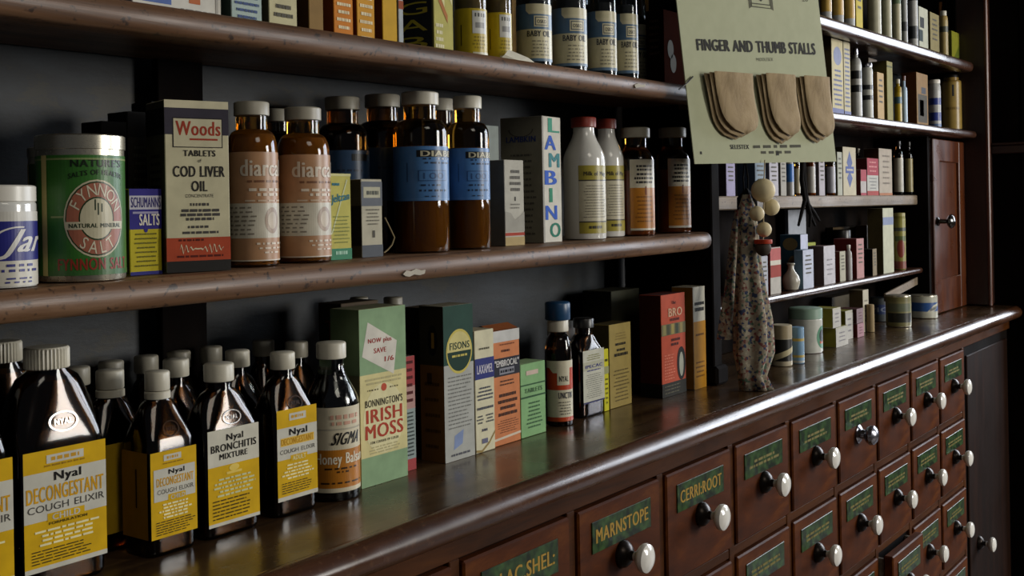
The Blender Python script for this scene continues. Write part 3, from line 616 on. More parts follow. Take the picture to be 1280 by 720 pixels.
A = Art(); A.r(0, .70, 1, .72, '3a5a3c', 1).r(0, .53, 1, .555, '3a5a3c', 1).r(.22, .84, .7, .90, 'd0b8a8', 2).t('TABLETS', .15, .85, .60, .06, '4a6a48', 1).para(.2, .85, .48, .1, 7, '4c6e4c', .4)
carton('medicine_carton', 'short pale green carton', 'box', (651, 682), (453, 540), .795, .03, '86b078', '4c6a48', '9cba8a', A)
A = Art(); A.r(0, 0, 1, .03, 'b84a1c', 1).r(0, .03, 1, .07, 'c0411a', 1).r(0, .52, 1, .88, 'c0411a', 1).r(0, .88, 1, 1, 'd8d0b4', 1).poly([(.08, .88), (.5, .88), (.5, .80), (.16, .80)], 'd8d0b4', 2).r(.24, .60, .495, .80, 'd8d0b4', 2).t('NYAL', .28, .46, .66, .09, '2a2a2a', 1).t('UNCTIN', .26, .56, .38, .1, '3a3a44', 1).para(.25, .56, .34, .1, 5, '7a7466', .4)
rbottle('medicine_bottle', 'dark bottle with orange and cream label and blue cap over cream collar', 'bottle', (681, 715), (377, 532), .790, DAMBER, BLUECAP, SYRUP, .62, .56, .74, .60, .145, .94, 'round', (.04, .53, 220, -5, 'd8d0b4', A), collar=(.78, .76, .86, CREAMCAP))
A = Art(); A.r(0, 0, 1, 1, 'c6c4bc', 1).e(.5, .60, .6, .22, '3a6a94', 2, 20, 20, 160, .75).r(0, .5, 1, .62, 'b87868', 2).r(0, .15, 1, .40, '5a7eaa', 2).para(.1, .9, .14, .03, 4, '5a5a66', .4)
carton('medicine_carton', 'white carton with blue arcs behind the blue-capped bottle', 'box', (700, 719), (402, 527), .833, .02, 'c6c4bc', '8a8880', None, A)
A = Art(); A.r(.0, 0, 1, .03, '3a3a60', 2).r(0, .62, 1, .78, 'b2b098', 1).t('IPECAC', .1, .9, .66, .06, '4a4a80', 1).words(.1, .9, .60, .02, '4a4a80').para(.1, .9, .92, .8, 3, '8a8654', .4).para(.1, .9, .55, .08, 12, '8a8a80', .35)
qbottle('medicine_bottle', 'small flat black bottle with grey-white label and black cap', 'bottle', (728, 756), (395, 470), .800, .030, DAMBER, BLACKCAP, SYRUP, .66, .84, .42, .10, .50, (.14, .68, 'c2c0ae'), A, None, emb=False, fill=.84)
carton('medicine_carton', 'narrow bright yellow carton edge beside the black bottle', 'box', (755, 761), (436, 505), .803, .03, 'c8c020', '8a8418', None, Art().r(0, .60, 1, .72, '9a9a6a', 1).para(.2, .8, .55, .1, 6, '6a6410', .4).words(.2, .8, .8, .04, '3a3810'))
A = Art(); A.para(.2, .85, .90, .80, 3, '8a7640', .4).words(.2, .84, .74, .028, '2a2414').words(.26, .8, .67, .028, '2a2414').words(.2, .86, .61, .035, '2a2414').para(.15, .9, .46, .06, 9, '6a5a30', .34)
carton('medicine_carton', 'plain mustard-tan carton in front of the large dark carton', 'box', (762, 789), (404, 503), .805, .03, '9a8648', '4a4022', None, A)
carton('medicine_carton', 'large dark olive carton behind the mustard-tan carton', 'box', (765, 800), (362, 490), .862, .05, '3a3a2c', '2a2a20', '4a4838')
A = Art(); A.r(0, 0, 1, .135, '26241c', 1).r(0, .60, 1, .71, '6a6444', 1).t('The', .42, .60, .90, .03, '5a1c10').t('BRO', .30, .85, .78, .08, 'c8a080', 1).words(.25, .85, .735, .025, '5a1c10').words(.3, .85, .535, .025, '4a1810').words(.3, .8, .49, .025, '4a1810').para(.1, .55, .42, .16, 9, 'd07a60', .35, 3, False).e(.80, .30, .18, .165, '16140f', 2).e(.80, .29, .09, .12, '9a9a8a', 2.5).para(.1, .9, .12, .02, 3, '5a5644', .3, 3, False)
for k, (a, c) in enumerate(((.06, '8a8250'), (.22, '4a4a34'), (.40, '9a8a4a'), (.58, '3e4434'), (.76, '8a7a4a'))): A.r(a, .605, a + .12, .705, c, 2)
carton('medicine_carton', 'brick red carton with black base band and black oval portrait', 'box', (827, 857), (367, 497), .785, .036, 'b0492c', '3e140c', '4a1a10', A, Art().r(0, 0, 1, .135, '14120e', 1))
A = Art(); A.r(0, 0, 1, .66, 'b07a18', 1).words(.08, .95, .82, .03, '24221e').words(.1, .95, .76, .035, '24221e').words(.12, .9, .52, .02, '6a4408').para(.1, .9, .28, .1, 4, '7a5010', .35)
carton('medicine_carton', 'white and amber-yellow carton against the dark upright', 'box', (867, 882), (358, 490), .780, .036, 'b6b2a2', '8a5c14', '9a927e', A)

# ---------------------------------------------------------------- middle shelf
Z = dict(zf=zmid)
A = Art(); A.r(0, .34, 1, .87, '26287c', 1).r(0, .87, 1, 1, 'd8d4c8', 1).t('Jar', .54, .76, .46, .30, 'dcd8d0', 1, 3, .25).e(.63, .60, .14, .2, 'dcd8d0', 3, 24, 80, 200, .9).words(.52, .76, .26, .035, '3a3a80').words(.52, .76, .19, .035, '3a3a80').words(.53, .75, .09, .022, '3a3a80').words(.54, .74, .04, .022, '3a3a80')
rbottle('ointment_jar', 'white jar with navy blue label at the left edge of the shelf', 'jar', (-52, 47), (232, 359), .752, MILK, WHITECAP, None, None, .80, .84, .93, .165, 1.0, 'round', (.02, .74, 300, -35, 'd6d0c0', A), **Z)
A = Art(); A.r(0, 0, 1, 1, '377028', 1).r(.0, 0, 1, .04, '3a6a30', 2).r(0, .96, 1, .975, '8a9a60', 2)
GC = .53; GU = .130; GV = .325
A.e(GC, .47, GU, GV, 'c8c0a0', 2).e(GC, .47, GU * .955, GV * .955, '1e3a1a', 2.2).e(GC, .47, GU * .92, GV * .92, 'a8664e', 2.4).e(GC, .47, GU * .56, GV * .56, '1e3a1a', 2.6).e(GC, .47, GU * .52, GV * .52, 'ccc4a4', 2.8)
A.ringtext('FYNNON', GC, .47, GU * .74, GV * .74, .10, 165, 15, 'dcd4b8', 4).ringtext('SALT', GC, .47, GU * .74, GV * .74, .10, 225, 315, 'dcd4b8', 4, True)
A.r(GC - .125, .38, GC + .125, .445, 'ccc4a4', 3).t('NATURAL MINERAL', GC - .11, GC + .11, .395, .035, '2a3a22', 1, 4)
for q in ((.0, .50, .10), (-.012, .54, .09), (.015, .525, .07)): A.r(GC + q[0], q[1], GC + q[0] + .006, q[1] + q[2], '2a3a22', 3.2)
A.t("NATURE'S", GC - .10, GC + .12, .90, .06, '14240f', 1).t('SALTS OF HEALTH', GC - .11, GC + .12, .80, .042, '14240f', 1, 3, 0, 0, .035).t('FYNNON SALT', GC - .155, GC + .15, .045, .095, '983222', 1)
A.r(.295, 0, .325, 1, 'c8b878', 3).r(.345, .48, .40, .495, '8a9a60', 3)
tin = rbottle('salt_tin', 'large round green mineral salt tin with steel lid', 'tin', (46, 157), (170, 351), .750, TINMETAL, TINMETAL, None, None, .955, .96, .995, .105, 1.03, 'round', (.045, .855, 330, -22, '377028', A), **Z)
A = Art(); A.r(0, 0, 1, 1, '28441c', 1).r(.2, 0, .22, 1, 'c8b878', 2)
rbottle('salt_tin', 'green round tin half hidden behind the large mineral salt tin', 'tin', (36, 100), (185, 335), .845, TINMETAL, TINMETAL, None, None, .955, .96, .995, .08, 1.03, 'round', (.045, .87, 330, -10, '28441c', A), **Z)
A = Art(); A.r(0, .53, 1, 1, '302a78', 1).r(0, .76, 1, .92, 'b8b4bc', 2).t('SCHUMANNS', .05, .97, .785, .115, '302a68', 1, 3).t('SALTS', .30, .92, .575, .13, 'd8d0c0', 1).r(.1, .71, .9, .735, '9a94b0', 2)
A.para(.1, .9, .50, .08, 8, '6a6420', .32).e(.5, .53, .06, .04, '302a78', 2).r(0, 0, 1, .04, '34347a', 2)
carton('salt_packet', 'yellow and purple salts packet beside the green tin', 'box', (162, 202), (236, 345), .786, .035, 'b8a826', '4a4418', '5a4c88', A, **Z)
A = Art(); A.r(0, 0, 1, .065, '2a2826', 1).r(0, .065, 1, .20, 'b04a2e', 1).r(0, .80, 1, .955, '3a3640', 1).r(0, .955, 1, 1, 'd0c8a8', 1)
A.r(.12, .725, .90, .90, '2a2628', 2).r(.135, .73, .885, .893, 'c8c0a0', 2.3).t('Woods', .17, .86, .797, .082, 'a03c28', 1, 3, .02).r(.38, .768, .82, .779, 'a03c28', 3).t('TABLETS', .28, .78, .675, .035, '2c2826', 1).t('of', .5, .56, .64, .02, '2c2826', 0).t('COD LIVER', .12, .92, .555, .062, '2c2826', 1).t('OIL', .40, .64, .47, .06, '2c2826', 1).t('CONCENTRATE', .30, .74, .435, .018, '3c3836', 0)
A.words(.36, .68, .385, .016, '4a4644').words(.2, .88, .35, .016, '4a4644').words(.18, .88, .325, .016, '4a4644').words(.3, .75, .30, .016, '4a4644').words(.3, .72, .255, .014, '4a4644').words(.22, .84, .222, .014, '4a4644').words(.16, .6, .18, .012, '5a2018').scribble(.2, .88, .13, .028, 'd8c8a8').words(.14, .9, .085, .012, '5a2018')
SA = Art(); SA.r(0, .80, 1, .955, '1c1a1e', 1).r(0, .065, 1, .2, '4a2014', 1).para(.2, .85, .70, .25, 10, '2a2620', .4)
carton('medicine_carton', 'tall cream, black and red cod liver oil tablets carton', 'box', (209, 284), (126, 340), .772, .045, 'ccc4a2', '4a463a', 'b8b090', A, SA, yaw=-17, wk=.90, **Z)
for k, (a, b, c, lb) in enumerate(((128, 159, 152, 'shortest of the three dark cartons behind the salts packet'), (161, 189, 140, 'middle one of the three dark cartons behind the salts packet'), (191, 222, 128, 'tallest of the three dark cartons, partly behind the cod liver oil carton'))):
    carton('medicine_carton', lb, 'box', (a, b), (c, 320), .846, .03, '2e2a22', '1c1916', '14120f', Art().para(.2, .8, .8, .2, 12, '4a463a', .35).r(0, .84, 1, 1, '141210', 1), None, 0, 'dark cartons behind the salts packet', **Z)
def diarcal():
    A = Art(); A.r(0, .21, 1, .53, 'cfc8b4', 1); A.t('diarcal', .28, .675, .78, .15, 'e0d2bc', 1).words(.30, .74, .72, .02, '7a5238').words(.30, .72, .64, .026, 'e0d2bc').words(.38, .68, .595, .026, 'e0d2bc').words(.30, .70, .545, .015, 'd0b89c')
    A.para(.16, .44, .51, .23, 7, '8a8272', .35, 3, False).e(.55, .37, .075, .12, 'a8907a', 2).e(.55, .37, .048, .08, 'c8b8a0', 2.5).words(.40, .70, .15, .018, 'e0d2bc').words(.42, .70, .11, .014, 'e0d2bc').words(.42, .70, .07, .014, 'e0d2bc')
    A.r(0, 0, 1, .012, 'd8ccb8', 1); return A
for px, py, lb in (((284, 348), (128, 338), 'amber bottle with tan label standing beside the cod liver oil carton'), ((347, 413), (135, 333), 'amber bottle with tan label, the right-hand one, beside the pale yellow carton')):
    rbottle('medicine_bottle', lb, 'bottle', px, py, .768, AMBER, GREYCAP, PALEC, .80, .70, .83, .62, .085, .70, 'round', (.035, .69, 270, -8, 'b48862', diarcal()), group='tan-labelled amber bottles', **Z)
rbottle('medicine_bottle', 'amber bottle behind the two tan-labelled bottles, only its cap showing between them', 'bottle', (318, 376), (137, 318), .855, DAMBER, GREYCAP, PALEC, .7, .72, .85, .58, .085, .64, **Z)
A = Art(); A.r(0, 0, 1, .13, '4a8a6a', 1).r(0, .97, 1, 1, 'd0cc90', 1).t('Jeltzan', .05, .9, .66, .09, '3a7a8a', 1, 3, .15, .04).words(.05, .5, .86, .03, '3a7a8a').para(.1, .9, .52, .18, 8, '8a9050', .3).words(.2, .8, .06, .04, 'a8d0b8').poly([(.02, .30), (.78, .93), (.84, .93), (.08, .30)], 'c8cca0', 2)
carton('medicine_carton', 'pale yellow carton with green base beside the tan-labelled bottle', 'box', (413, 439), (217, 327), .785, .03, 'c0b860', '6a6638', 'd0ca80', A, **Z)
A = Art(); A.r(0, 0, 1, .155, '5c6066', 1).r(0, .655, 1, .97, '6a6e74', 1).r(.1, .76, .9, .90, 'b8b49c', 2).words(.2, .85, .80, .05, '5a5c54').para(.2, .85, .63, .4, 5, '7a7668', .35).r(.5, .25, .62, .34, '5a564c', 2)
carton('medicine_carton', 'grey and off-white small carton left of the blue-labelled bottles', 'box', (452, 478), (224, 325), .788, .03, 'b8b29c', '4c4438', '8a8676', A, Art().r(0, .15, 1, .66, '241e1a', 1), **Z)
def diabetic():
    A = Art(); A.r(.33, .80, .88, .93, '16181c', 1).t('DIABETIC', .365, .86, .815, .10, 'c8c2a4', 1).words(.36, .5, .755, .03, '1e2e48').words(.5, .66, .755, .03, 'b8c2cc').words(.38, .66, .68, .03, '1e2e48')
    A.r(.34, .36, .60, .56, '2e4e7a', 2).r(.35, .375, .59, .545, '4a7ab0', 2.3).t('100', .38, .56, .40, .11, '2e4e7a', 0).words(.36, .56, .27, .03, '1e2e48').words(.34, .6, .17, .035, '1e2e48').words(.36, .58, .07, .02, '1e2e48').r(.25, .35, .258, .7, '2e4e7a', 3)
    A.r(.0, .03, 1, .037, '6a94c4', 1); return A
for px, py, lb in (((492, 561), (116, 319), 'tall amber bottle with blue label, the left one of the front pair'), ((559, 612), (121, 314), 'amber bottle with blue label, the right one, beside the pale landscape carton')):
    rbottle('medicine_bottle', lb, 'bottle', px, py, .775, AMBER, CREAMCAP, TABLETS, .66, .74, .83, .60, .083, .68, 'round', (.32, .655, 260, -14, '4a7ab0', diabetic()), group='blue-labelled amber bottles', **Z)
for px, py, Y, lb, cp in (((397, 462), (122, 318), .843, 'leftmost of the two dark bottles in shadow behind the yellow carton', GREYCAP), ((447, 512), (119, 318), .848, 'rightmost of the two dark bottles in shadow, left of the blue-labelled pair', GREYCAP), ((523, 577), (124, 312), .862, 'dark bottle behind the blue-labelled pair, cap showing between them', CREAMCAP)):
    rbottle('medicine_bottle', lb, 'bottle', px, py, Y, DAMBER, cp, SYRUP, .78, .74, .83, .60, .083, .68, 'round', (.32, .655, 260, -14, '26405e', Art().r(.45, .8, .62, .93, '101214', 1).words(.3, .6, .6, .04, '16243a')), **Z)  # label is the front blue one darkened, shade put into its colours
cur = [ony(p[0], p[1], .80) for p in ((481, 272), (487, 284), (493, 297), (490, 306), (485, 312), (480, 316))]
tag(mesh('string_loop', *tube(cur, .0009, 6), paper('9a8a68', .8), None, True), 'loose curl of string hanging beside the grey carton', 'string')
A = Art(); A.r(0, .70, 1, 1, '98a09a', 1).r(0, .45, 1, .70, 'b08460', 1).r(0, 0, 1, .45, 'a4aaa4', 1).r(.2, .55, .8, .62, '8a3a30', 2).para(.15, .9, .4, .08, 8, '767c78', .35).r(0, 0, 1, .02, '8a3a30', 2)
carton('medicine_carton', 'pale carton with landscape band behind the right blue-labelled bottle', 'box', (600, 624), (157, 311), .827, .03, 'a4aaa4', '5a5a54', None, A, **Z)
A = Art(); A.r(0, 0, 1, .10, 'b09a6a', 1).r(0, .115, 1, .15, 'a83e28', 1).para(.25, .85, .90, .62, 4, '6e6a62', .5).r(.5, .52, .56, .57, '3a3832', 2).para(.2, .85, .5, .42, 2, '8a867c', .4).poly([(.0, .40), (.3, .38), (.5, .30), (.75, .34), (1, .40), (1, .16), (0, .16)], 'a09c90', 2)
carton('medicine_carton', 'slim white carton with thin red stripe near its base', 'box', (631, 655), (200, 310), .796, .028, 'b8b4a6', '6a665c', None, A, **Z)
A = Art(); LB = [('L', '4a9a80'), ('A', '3a62c0'), ('M', '4a8a90'), ('B', '3a62c0'), ('I', '3a8a6a'), ('N', '3a62c0'), ('O', '2e7a64')]
for i, (c, cl) in enumerate(LB): A.t(c, *((.36, .46) if c == 'I' else (.36, .88) if i % 2 == 0 else (.14, .70)), .875 - i * .139, .112, cl, 1)
A.r(0, 0, .08, 1, 'a8a49a', 1)
SA = Art(); SA.e(.5, .9, .3, .06, '5a564c', 2, 20, 180, 360, .9).t('LAMBKIN', .15, .85, .80, .045, '34447c', 1).para(.15, .85, .72, .05, 14, '5e5a50', .3)
carton('medicine_carton', 'tall pale carton with big blue and green letters down its spine', 'box', (677, 703), (146, 307), .800, .062, 'd4d0c2', '86826f', 'aaa690', A, SA, 4, None, zmid)
def magn():
    A = Art(); A.r(0, .79, 1, 1, 'a89a3c', 1).r(0, 0, 1, .16, 'a89a3c', 1).r(0, .77, 1, .79, '4a4438', 1).r(0, .16, 1, .18, '4a4438', 1).t('Milk of Mag', .15, .9, .85, .06, '3a3424', 1).para(.12, .9, .72, .22, 12, '8a8474', .3).words(.2, .8, .07, .04, '3a3424'); return A
for px, py, lb in (((704, 757), (147, 301), 'white glass bottle with red cap and cream label, nearer of the two'), ((738, 780), (149, 297), 'white glass bottle with red cap, the farther one, partly hidden')):
    rbottle('medicine_bottle', lb, 'bottle', px, py, .785 if px[0] < 720 else .805, MILK, REDCAP, None, None, .64, .90, .50, .085, .60, 'cos', (.05, .60, 92, -27, 'c8c0a4', magn()), group='red-capped white bottles', **Z)
def orl():
    A = Art(); A.r(0, 0, 1, .03, 'd0c8b4', 1).r(0, .03, 1, .60, 'b0701a', 1).r(0, .60, 1, .97, 'c8c0a8', 1).para(.2, .8, .93, .83, 2, '2a2824', .6).para(.15, .85, .82, .65, 3, '2a2824', .55).para(.15, .85, .5, .1, 7, '7a4a10', .3).r(.5, .5, .54, .62, '7a3010', 3); return A
for px, py, lb in (((772, 818), (160, 294), 'amber jar with orange and white label and cream lid, the left one'), ((820, 863), (160, 291), 'amber jar with orange and white label, the right one, against the upright')):
    rbottle('medicine_bottle', lb, 'bottle', px, py, .782, AMBER, GREYCAP, HONEYC, .60, .70, .84, .60, .095, .80, 'cos', (.05, .70, 96, -31, 'c8c0a8', orl()), group='orange-labelled amber jars', **Z)

# ---------------------------------------------------------------- top shelf
T = dict(zf=ztop)
carton('picture_box', 'flat white box with blue and orange print at the left of the top shelf', 'box', (165, 276), (-50, 15), .790, .03, 'd0ccc0', '8a8a84', None, Art().r(.0, .2, .42, 1, '5a70a8', 1).r(.62, .28, .75, .6, 'b86a40', 1).words(.5, .95, .12, .05, '6a6a66').r(.93, 0, .96, 1, 'a8a49a', 2), **T)
carton('medicine_carton', 'pale blue-green carton with blue text lines on the top shelf', 'box', (289, 327), (-40, 25), .785, .03, 'a8b8b0', '3c4a44', None, Art().para(.05, .95, .9, .1, 7, '4a5a80', .4), **T)
carton('medicine_carton', 'cream carton with a few grey text lines on the top shelf', 'box', (336, 371), (-42, 31), .785, .03, 'c4bc94', '5a5240', None, Art().words(.1, .9, .35, .06, '5a564a').words(.05, .95, .22, .06, '5a564a').words(.1, .9, .04, .03, 'c07a40').para(.1, .9, .9, .5, 4, '6a6654', .4), **T)
carton('medicine_carton', 'brown kraft carton between the cream and orange cartons', 'box', (386, 404), (-30, 35), .786, .04, '8a6c3c', '4a3018', None, None, **T)
for (a, b), c, s, lb in (((417, 441), 'c87a24', '8a4410', 'deep orange carton with white text lines'), ((446, 468), 'cc922c', '7a3e10', 'yellow-orange carton right of the deep orange one')):
    carton('medicine_carton', lb + ' on the top shelf', 'box', (a, b), (-45, 45), .785, .028, c, s, None, Art().para(.12, .9, .62, .02, 6, 'e8d8b0', .4).r(.45, .68, .55, .82, '4a3010', 3).para(.2, .8, .95, .87, 3, '6a4010', .5), **T)
carton('medicine_carton', 'golden yellow carton left of the carton with black lettering', 'box', (478, 496), (-45, 53), .785, .03, 'c89c28', '6a3c10', None, Art().words(.2, .8, .86, .05, '6a4a10').r(.3, .76, .9, .79, '3a2a10', 2), **T)
carton('medicine_carton', 'narrow white and blue carton beside the golden yellow carton', 'box', (498, 504), (-40, 54), .792, .03, 'b8c0c4', '8a8c60', None, Art().r(0, .5, 1, .6, 'a0583c', 1), **T)
A = Art(); A.poly([(.0, .9), (.55, .58), (.55, .45), (.0, .74)], 'dcd49c', 1).poly([(.2, .60), (.7, .38), (.7, .30), (.25, .5)], 'b0703c', 2).poly([(.3, .95), (.95, .55), (.95, .48), (.3, .85)], 'e0d8a8', 1).para(.05, .5, .3, .03, 4, 'e8e0b8', .5).r(0, 0, 1, .03, 'a0a040', 2)
SA = Art(); SA.r(.05, 0, .95, 1, '20242c', 1)
for i, c in enumerate('BAGO'): SA.t(c, .15, .85, .05 + i * .17, .12, 'b0a43c', 0, 2)
carton('medicine_carton', 'yellow carton with big letters stacked down its dark side panel', 'box', (542, 566), (-60, 61), .775, .060, 'b8b060', '5a5c3c', None, A, SA, **T)
for px, py, lb in (((567, 608), (-75, 69), 'yellow-labelled round bottle on the top shelf, the left one'), ((604, 639), (-70, 73), 'yellow-labelled round bottle on the top shelf, the right one')):
    A = Art(); A.r(.38, .46, .60, .95, 'c8c8c0', 2).words(.40, .58, .82, .08, '4a4a4a').r(.42, .58, .56, .7, '8a8a88', 3).para(.38, .6, .42, .12, 4, '8a7a10', .4).r(.22, .2, .235, .65, '4a4010', 3).r(.38, .0, .7, .06, 'd0ccb0', 2)
    rbottle('medicine_bottle', lb, 'bottle', px, py, .775, SMOKE, CREAMCAP, PALEC, .6, .62, .82, .45, .1, .5, 'round', (.03, .41, 260, -14, 'b8a012', A), group='yellow-labelled bottles on the top shelf', **T)
carton('medicine_carton', 'plain tan carton upright behind the yellow-labelled bottles', 'box', (640, 660), (-60, 74), .850, .04, '9a7a48', '6a4c28', None, None, **T)
tag(mesh('paper_scrap', [ony(*p) for p in ((625, 74, .772), (648, 76, .765), (655, 79, .764), (668, 78, .766), (660, 72, .766), (636, 62, .767), (631, 68, .768))], [[0, 1, 6], [6, 1, 4, 5], [1, 2, 3, 4]], paper('d0ccba')), 'crumpled white paper scrap by the first baby oil bottle', 'paper')
def baby(off=0):
    A = Art(); A.r(0, 0, 1, .05, '5a7690', 1).r(0, .56, 1, .88, '4e6a84', 1).poly([(.22, .88), (.26, .82), (.60, .82), (.60, .88)], 'd0c8a6', 2).r(0, .88, .22, 1, '4e6a84', 1).r(.32, .60, .52, .79, 'd0c8a6', 2).r(.335, .62, .505, .77, '3c4a5a', 2.4).r(.345, .635, .495, .755, 'd0c8a6', 2.6).t('OSKO', .36, .48, .66, .06, '2a3038', 1)
    A.t('BABY OIL', .235, .545, .43, .10, '2c2e34', 1).para(.28, .54, .38, .08, 5, '8a8672', .35); return A
for px, py, Y, lb in (((645, 689), (-62, 82), .778, 'first baby oil bottle from the left, beside the paper scrap'), ((689, 733), (-58, 89), .776, 'second baby oil bottle from the left'), ((733, 770), (-56, 93), .776, 'third baby oil bottle, its label flashed by glare'), ((765, 797), (-54, 96), .774, 'fourth baby oil bottle from the left'), ((781, 808), (-40, 95), .832, 'rearmost baby oil bottle, peeping out at the right end of the row')):
    rbottle('oil_bottle', lb, 'bottle', px, py, Y, SMOKE, BLACKCAP, OIL, .60, .58, .84, .40, .1, .46, 'round', (.06, .53, 260, -8, 'cac29e', baby()), group='baby oil bottles', **T)
carton('medicine_carton', 'dark red-brown carton with two pale blots at the end of the top shelf', 'box', (830, 856), (15, 103), .785, .03, paper('4a1c0c', .95, .2, .02), paper('241208', .95, .2, .02), '3a2014', Art().e(.3, .5, .14, .12, '8a8474', 2).e(.42, .32, .14, .12, '8a8474', 2), Art().para(.15, .8, .9, .4, 6, '4a3020', .4), **T)
carton('medicine_carton', 'tall tan carton behind the baby oil bottles', 'box', (798, 811), (-70, 90), .870, .03, '8a6a3c', '5a4020', None, None, **T)

# ---------------------------------------------------------------- right bay: small goods
def goods(rows, zf, shelfname):
    for r in rows:
        kind, px, py, Y, c1, c2, lb = r[:7]; ex = r[7] if len(r) > 7 else {}
        if kind == 'box':
            A = ex.get('art')
            if A is None: A = Art().para(.15, .85, .9, .35, 5, ex.get('ink', '6a665c'), .35)
            carton(ex.get('name', 'medicine_carton'), lb, ex.get('cat', 'box'), px, py, Y, ex.get('dp', .035), c1, c2, ex.get('top'), A, ex.get('sart'), ex.get('yaw', 0), None, zf, None, ex.get('z0'))
        else:
            glm = ex.get('glass', c1); glm = paper(glm, .3) if isinstance(glm, str) else glm
            cp = ex.get('cap', CREAMCAP)
            rbottle(ex.get('name', 'medicine_bottle'), lb, ex.get('cat', 'bottle'), px, py, Y, glm, cp, ex.get('content'), None, ex.get('zs', .68), ex.get('zt', .84), ex.get('nr', .5), ex.get('ch', .1), ex.get('cr', .58), ex.get('shape', 'round'), (ex.get('l0', .06), ex.get('l1', .62), 200, -60, c2, ex.get('art')) if c2 else None, zf, None, False, 20)
def bands(*bs):
    A = Art()
    for v0, v1, c in bs: A.r(0, v0, 1, v1, c, 1)
    return A
DK = dict(ch=.14)
goods([
    ('bot', (1025, 1039), (-48, 14), .79, 'c8b070', 'c8a24a', 'first yellow-labelled pale bottle from the card on the upper right shelf', dict(glass='b8b8b4', l0=.22, l1=.7, cap=WHITECAP)),
    ('bot', (1040, 1054), (-44, 19), .79, 'c8b070', 'c8a24a', 'second yellow-labelled pale bottle from the card on the upper right shelf', dict(glass='b8b8b4', l0=.22, l1=.7, cap=WHITECAP)),
    ('bot', (1055, 1068), (-40, 25), .79, 'c8b070', 'c8a24a', 'third yellow-labelled pale bottle from the card on the upper right shelf', dict(glass='b8b8b4', l0=.22, l1=.7, cap=WHITECAP)),
    ('box', (1070, 1078), (-40, 33), .79, 'c0ac30', '6a5a20', 'bright yellow narrow carton on the upper right shelf'),
    ('bot', (1084, 1101), (-38, 40), .79, 'b8b898', 'bcb89c', 'white bottle with green band, widest of the row on the upper right shelf', dict(art=bands((.85, 1, '4a6a48')), l0=.04, l1=.7)),
    ('bot', (1102, 1114), (-34, 43), .79, 'b0b296', 'b8b498', 'white bottle with green foot right of the widest banded bottle', dict(art=bands((0, .08, '4a6a48'), (.9, 1, '6a8a68')), l0=.02, l1=.75)),
    ('bot', (1115, 1126), (-30, 47), .79, '6a7a5c', 'b8b090', 'dark green topped bottle with cream label on the upper right shelf', dict(l0=.03, l1=.6, cap=GREYCAP)),
    ('bot', (1126, 1134), (-28, 50), .79, '5a5c5e', 'a4a4a0', 'slim grey bottle on the upper right shelf', dict(art=bands((.3, .5, '4a4a4c')), l0=.05, l1=.7, cap=BLACKCAP)),
    ('bot', (1135, 1147), (-22, 54), .79, 'a8aaa8', 'b4b4ae', 'white and dark grey banded bottle on the upper right shelf', dict(art=bands((.15, .4, '34383a'), (.9, 1, '4a4e50')), l0=.08, l1=.8)),
    ('box', (1149, 1160), (10, 60), .79, 'b8b8a4', '5a5c54', 'white carton with black print beside the banded bottle', dict(art=Art().r(.1, .55, .55, .78, '2a2c2c', 1).r(0, .25, .4, .5, '2c3a3a', 1).r(0, 0, 1, .06, '5a8a7a', 1))),
    ('box', (1163, 1174), (17, 65), .79, '8e8258', '5a5030', 'plain tan carton on the upper right shelf'),
    ('bot', (1174, 1185), (14, 68), .785, 'a89058', 'a8945c', 'tan bottle with dark ring near the end of the upper right shelf', dict(art=bands((.70, .85, '4a4c3c')), l0=.02, l1=.8, zs=.82, zt=.9, nr=.7, cr=.75)),
    ('box', (1190, 1203), (41, 73), .79, '8a8a2c', '5a5c1c', 'olive green square carton at the end of the upper right shelf', dict(art=Art().poly([(.1, .1), (.9, .1), (.9, .8)], '5e681e', 1))),
], zr1, 'r1')
tag(mesh('wooden_stick', *tube([Vector((ony(1174, 20, .845).x, .845, zr1(2.7) + .001)), Vector((ony(1175, -30, .845).x, .845, zr1(2.7) + .18))], .004, 8), paper('8a5a30'), None, True), 'thin brown stick standing behind the tan bottle on the upper right shelf', 'stick')
